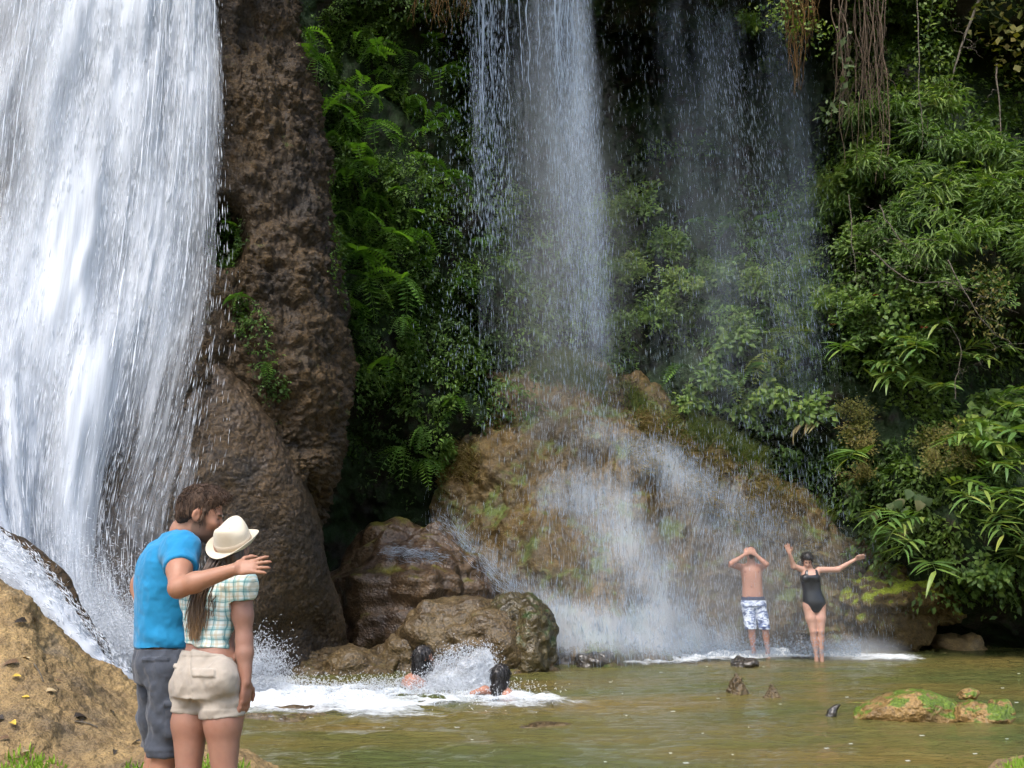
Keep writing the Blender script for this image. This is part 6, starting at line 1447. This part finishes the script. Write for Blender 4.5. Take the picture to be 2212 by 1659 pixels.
# ------------------------------------------------ swimmers
def Q3(cx, cy, Y): return P((1450 + cx / 4.022) * .57604, (2380 + cy / 4.022) * .57604, Y)
YS = PZ(905, 1490, 0)[1]
sw = person((Q3(440, 740, YS)[0], YS, -.5), 'swimmer with long wet black hair and beard, shoulders out of the foam')
S = Sdf((sw.location[0] - .45, YS - .45, -.5), (sw.location[0] + .50, YS + .4, .75), .0075)
sh_ = Q3(560, 345, YS); q, DA = head(S, sh_, [.90, .30, .02], [0, 0, 1], 1.0)
S.chain([Q3(470, 620, YS), Q3(510, 520, YS), sh_ + [-.02, 0, -.05]], [.075, .060, .058], .03)
S.ell(Q3(415, 790, YS), (.20, .12, .17), [unit([.75, -.66, 0]), unit([.66, .75, 0]), [0, 0, 1]], .04)
S.chain([Q3(400, 700, YS - .1), Q3(330, 760, YS - .15), Q3(350, 850, YS - .25)], [.060, .05, .045], .04); S.chain([Q3(520, 700, YS + .1), Q3(640, 800, YS + .2), Q3(760, 780, YS + .05)], [.07, .05, .03], .03)
body(S, sw, lambda V: lay(np.zeros((len(V), 3)) + np.array([.36, .185, .125]), V, sh_, DA, [(.055, 0, -.09, .075, .07, .055, (.015, .012, .011)), (.03, .05, -.07, .05, .04, .06, (.015, .012, .011)), (.094, .033, .020, .018, .022, .008, (.03, .02, .02))]))
HS = Sdf(sh_ - [.2, .2, .45], sh_ + .2, .0075); qs = lambda f, r, u: sh_ + (DA[0] * f + DA[1] * r + DA[2] * u)
HS.ell(qs(-.014, 0, .040), (.108, .088, .105), DA, .01); HS.chain([qs(-.05, 0, .0), qs(-.06, 0, -.12), qs(-.04, .03, -.25), qs(-.01, .05, -.33)], [.085, .075, .055, .02], .03); HS.chain([qs(-.06, .02, -.1), qs(-.105, .03, -.2)], [.06, .02], .02)
HS.ell(qs(.095, 0, -.03), (.072, .085, .10), DA, .01, 'sub'); HS.cone(qs(.060, 0, -.11), qs(.075, 0, -.15), .035, .02, .01)
HV, HF = body(HS, sw, None, 1, M['hair_wet'], 'hair', lambda V: .010 * (1 - 2 * np.abs(fbm(V * [45, 45, 8], 2, 6))))
hair_cap(HV, HF, sw, qs(-.02, 0, .16), M['hair_wet'], 420, .11, .004, 8, .12, .15)
Y2 = PZ(1060, 1508, 0)[1]
s2 = person((Q3(1720, 930, Y2)[0], Y2, -.5), 'swimmer with sleek wet black hair seen from behind beside the splash')
S = Sdf((s2.location[0] - .55, Y2 - .4, -.5), (s2.location[0] + .30, Y2 + .4, .55), .0075)
h2 = Q3(1735, 630, Y2); q, EA = head(S, h2, [.62, .78, .0], [0, 0, 1], .96)
S.chain([Q3(1730, 830, Y2), h2 + [0, 0, -.05]], [.055, .05], .03); S.ell(Q3(1730, 960, Y2), (.19, .11, .13), [unit([.8, -.6, 0]), unit([.6, .8, 0]), [0, 0, 1]], .04)
S.chain([Q3(1640, 900, Y2), Q3(1480, 830, Y2 - .05), Q3(1290, 890, Y2 - .15)], [.052, .042, .03], .03); S.chain([Q3(1800, 890, Y2 - .05), Q3(1850, 960, Y2 - .05)], [.06, .05], .03)
body(S, s2, flat([.36, .185, .125]))
HS = Sdf(h2 - [.22, .22, .36], h2 + .2, .0075); qs = lambda f, r, u: h2 + (EA[0] * f + EA[1] * r + EA[2] * u) * .96
HS.ell(qs(-.014, 0, .038), (.106, .086, .104), EA, .01); HS.chain([qs(-.03, 0, -.02), qs(-.055, 0, -.12), qs(-.075, -.01, -.21)], [.084, .078, .070], .03); HS.chain([qs(-.075, -.01, -.20), qs(-.095, -.06, -.27)], [.055, .03], .02)
HS.ell(qs(.095, 0, -.03), (.072, .085, .10), EA, .01, 'sub'); HV, HF = body(HS, s2, None, 1, M['hair_wet'], 'hair', lambda V: .008 * (1 - 2 * np.abs(fbm(V * [50, 50, 8], 2, 6))))
hair_cap(HV, HF, s2, qs(-.02, 0, .16), M['hair_wet'], 420, .11, .004, 9, .10, .15)
# ================================================================== small things in the pool and on the bank
M['log'] = mat_rock('wet_ochre_rock', [(0.12, 0.080, 0.034), (0.25, 0.155, 0.052), (0.30, 0.19, 0.066), (0.16, 0.115, 0.06)], moss=(0.10, 0.15, 0.012), moss_lo=0.64, moss_hi=0.70, up=0.24, rough=0.55, bump=0.8, grain=45, speck=0.3, sc=1.3)
def wedge(v, q):       # long back, low nose on the left
    s = q.copy(); s[:, 2] *= np.where(v[:, 0] < 0, 1 - .62 * np.abs(v[:, 0]) ** 1.4, 1 - .12 * v[:, 0]); return s
c = PZ(1985, 1556, 0)
boulder('mossy_rock', (c[0], c[1] + .2, -.02), (.58, .30, .29), 301, M['log'], 'long ochre rock with moss on its back in the pool at the right', 'rock', 6, .10, .05, 0.05, .5, fine=.025, shape=wedge)
c = PZ(2130, 1560, 0)
boulder('mossy_rock', (c[0], c[1] + .12, 0.0), (.30, .22, .15), 305, M['log'], 'broken mossy rock butted against the long ochre rock', 'rock', 5, .22, .12, -.1, .5, fine=.06)
c = PZ(2190, 1552, 0)
boulder('mossy_rock', (c[0], c[1] + .25, .02), (.12, .12, .13), 309, M['log'], 'small stub of rock at the far right end of the mossy rocks', 'rock', 4, .25, .1, 0, .5)
c = P(2092, 1502, PZ(1985, 1556, 0)[1] + .2)
boulder('mossy_rock', (c[0], c[1], c[2]), (.10, .08, .06), 311, M['log'], 'dark chunk lying on the joint of the mossy rocks', 'rock', 4, .3, .1, 0, .6)
def spike(v, q):
    s = q.copy(); k = 1 - .62 * np.clip(v[:, 2], 0, 1) ** .7; s[:, 0] *= k; s[:, 1] *= k; return s
for i, (x, y, w, h, l) in enumerate([(1592, 1500, 24, 40, 'pointed brown stump standing in the pool, the taller of two'), (1668, 1508, 20, 24, 'pointed brown stump standing in the pool, the shorter of two')]):
    c = PZ(x, y, 0); k = c[1] / FD; boulder('stump', (c[0], c[1], 0), (w * k, w * k * .8, h * k), 320 + i, M['boulder'], l, 'stump', 5, .2, .16, .3 * i, .4, fine=.06, shape=spike)
c = PZ(1802, 1545, 0); v, f = tube_np([(-.05, 0, -.03), (-.02, 0, .03), (.03, .01, .08), (.07, .01, .10)], [.045, .05, .028, .006], 7)
tag(link('driftwood', mesh_np('driftwood', v, f), M['darkrock'], loc=c), 'dark piece of driftwood poking out of the pool', 'wood')
c = PZ(590, 1545, 0); boulder('ledge_rock', (c[0], c[1] + .1, -.075), (.75, .34, .10), 331, M['boulder'], 'flat brown ledge awash in front of the foam, beside the couple', 'rock', 5, .12, .08, .05, .6)
c = PZ(1180, 1565, 0); boulder('ledge_rock', (c[0], c[1], -.062), (.28, .12, .07), 333, M['boulder'], 'brown stone just breaking the surface in front of the swimmers', 'rock', 4, .15, .1, .1, .6)
c = PZ(1850, 1520, 0); boulder('ledge_rock', (c[0], c[1], -.065), (.36, .10, .07), 335, M['log'], 'low bar of stone just under the surface left of the mossy rocks', 'rock', 4, .12, .08, 0, .6)
c = P(2215, 1668, 6.3); boulder('grassy_rock', (c[0] + .02, c[1], c[2] - .10), (.30, .26, .16), 341, M['bank'], 'rock with bright grass in the bottom right corner', 'rock', 5, .15, .1)
n = 900; a = RNG.uniform(0, 2 * math.pi, n); r = .24 * np.sqrt(RNG.random(n)); p = np.stack([c[0] + .08 + r * np.cos(a), c[1] + r * np.sin(a) * .9, c[2] - .10 + .155 * np.sqrt(np.clip(1 - (r / .29) ** 2, 0, 1))], -1)
grass('grass', 'bright grass growing on the rock in the bottom right corner', p, np.zeros((n, 3)) + [0, 0, 1.0], .035, M['lawn'], np.array([0, 0, 0.]), 12, .005)
# litter on the bank
LF = [leaf_mesh('fallen_leaf', m_, Wd=.5, droop=d, fold=.5) for m_, d in ((mat_plain('brown_leaf', (.10, .055, .025), .7), .3), (mat_plain('yellow_leaf', (.42, .28, .03), .6), .2), (mat_plain('dark_leaf', (.03, .022, .015), .6), .5), (mat_plain('pale_leaf', (.40, .30, .16), .7), .3))]
KN = ['brown', 'yellow', 'dark', 'pale']
for i, (x, y, k, s, l) in enumerate([(163, 1552, 2, .17, 'dark curled leaf on the slope near the man in grey shorts'), (180, 1560, 2, .13, 'dark leaf lying on the tail of the curled leaf'), (61, 1345, 2, .15, 'dark leaf high on the bank'), (75, 1338, 0, .12, 'brown leaf high on the bank beside the dark one'),
        (44, 1428, 0, .14, 'brown leaf near the left edge halfway down the bank'), (62, 1422, 3, .11, 'pale leaf near the left edge halfway down the bank'), (10, 1551, 2, .15, 'dark leaf at the left edge low on the bank'), (37, 1466, 1, .10, 'yellow leaf on the left part of the bank'), (62, 1497, 1, .08, 'small yellow leaf below the twig'),
        (104, 1500, 3, .10, 'pale leaf in the middle of the bank'), (239, 1540, 2, .07, 'small dark leaf above the sand by the shorts'), (30, 1566, 1, .11, 'yellow leaf low at the left edge'), (60, 1622, 3, .12, 'pale round leaf above the green grass'), (306, 1600, 2, .09, 'dark leaf on the sand beside the shorts'), (248, 1622, 2, .08, 'dark leaf lying flat at the bottom of the bank'), (120, 1470, 0, .07, 'small brown leaf in the middle of the bank'), (20, 1600, 0, .09, 'brown leaf at the lower left edge')]):
    p_, nr = at(x, y, 'river_bank'); o = bpy.data.objects.new('fallen_leaf', LF[k]); o.location = p_ + nr * .012; o.rotation_euler = aim((rnd.uniform(-1, 1), rnd.uniform(-1, 1), .1), tuple(nr)); o.scale = (s * .8,) * 3; COL.objects.link(o); tag(o, l, 'leaf')
for i, (x0, y0, x1, y1, l) in enumerate([(75, 1440, 92, 1480, 'thin bent twig on the left part of the bank'), (160, 1555, 212, 1570, 'twig sticking out from under the dark curled leaf'), (100, 1490, 130, 1530, 'thin root creeping down the middle of the bank')]):
    a, na = at(x0, y0, 'river_bank'); b, nb_ = at(x1, y1, 'river_bank'); m_ = (a + b) / 2 + na * .02; v, f = tube_np(centred(_cr(np.array([a + na * .01, m_, b + nb_ * .01]), 12), a), .005, 5); tag(link('twig', mesh_np('twig', v, f), M['bark'], loc=a), l, 'twig')
# small white flecks of foam drifting on the pool
M['fleck'] = mat_white('foam_fleck')
n = 40; x = RNG.uniform(540, 2212, n); y = 1440 + 215 * RNG.random(n) ** 1.1; V, F = [], []
for i in range(n):
    c = PZ(x[i], y[i], .022); w = RNG.uniform(.006, .03); h = w * RNG.uniform(.10, .28); b = len(V); ang = RNG.uniform(-.3, .3); ca, sa = math.cos(ang), math.sin(ang)
    for t_ in range(6): q_ = (w * math.cos(t_ * 1.047), h * math.sin(t_ * 1.047)); V.append(c + [q_[0] * ca - q_[1] * sa, q_[0] * sa + q_[1] * ca, .006 * (t_ % 2)])
    F += [(b, b + 1, b + 2), (b, b + 2, b + 3), (b, b + 3, b + 4), (b, b + 4, b + 5)]
tag(link('foam_flecks', mesh_np('foam_flecks', np.array(V), np.array(F)), M['fleck']), 'flecks of foam drifting on the pool', 'foam', kind='stuff')
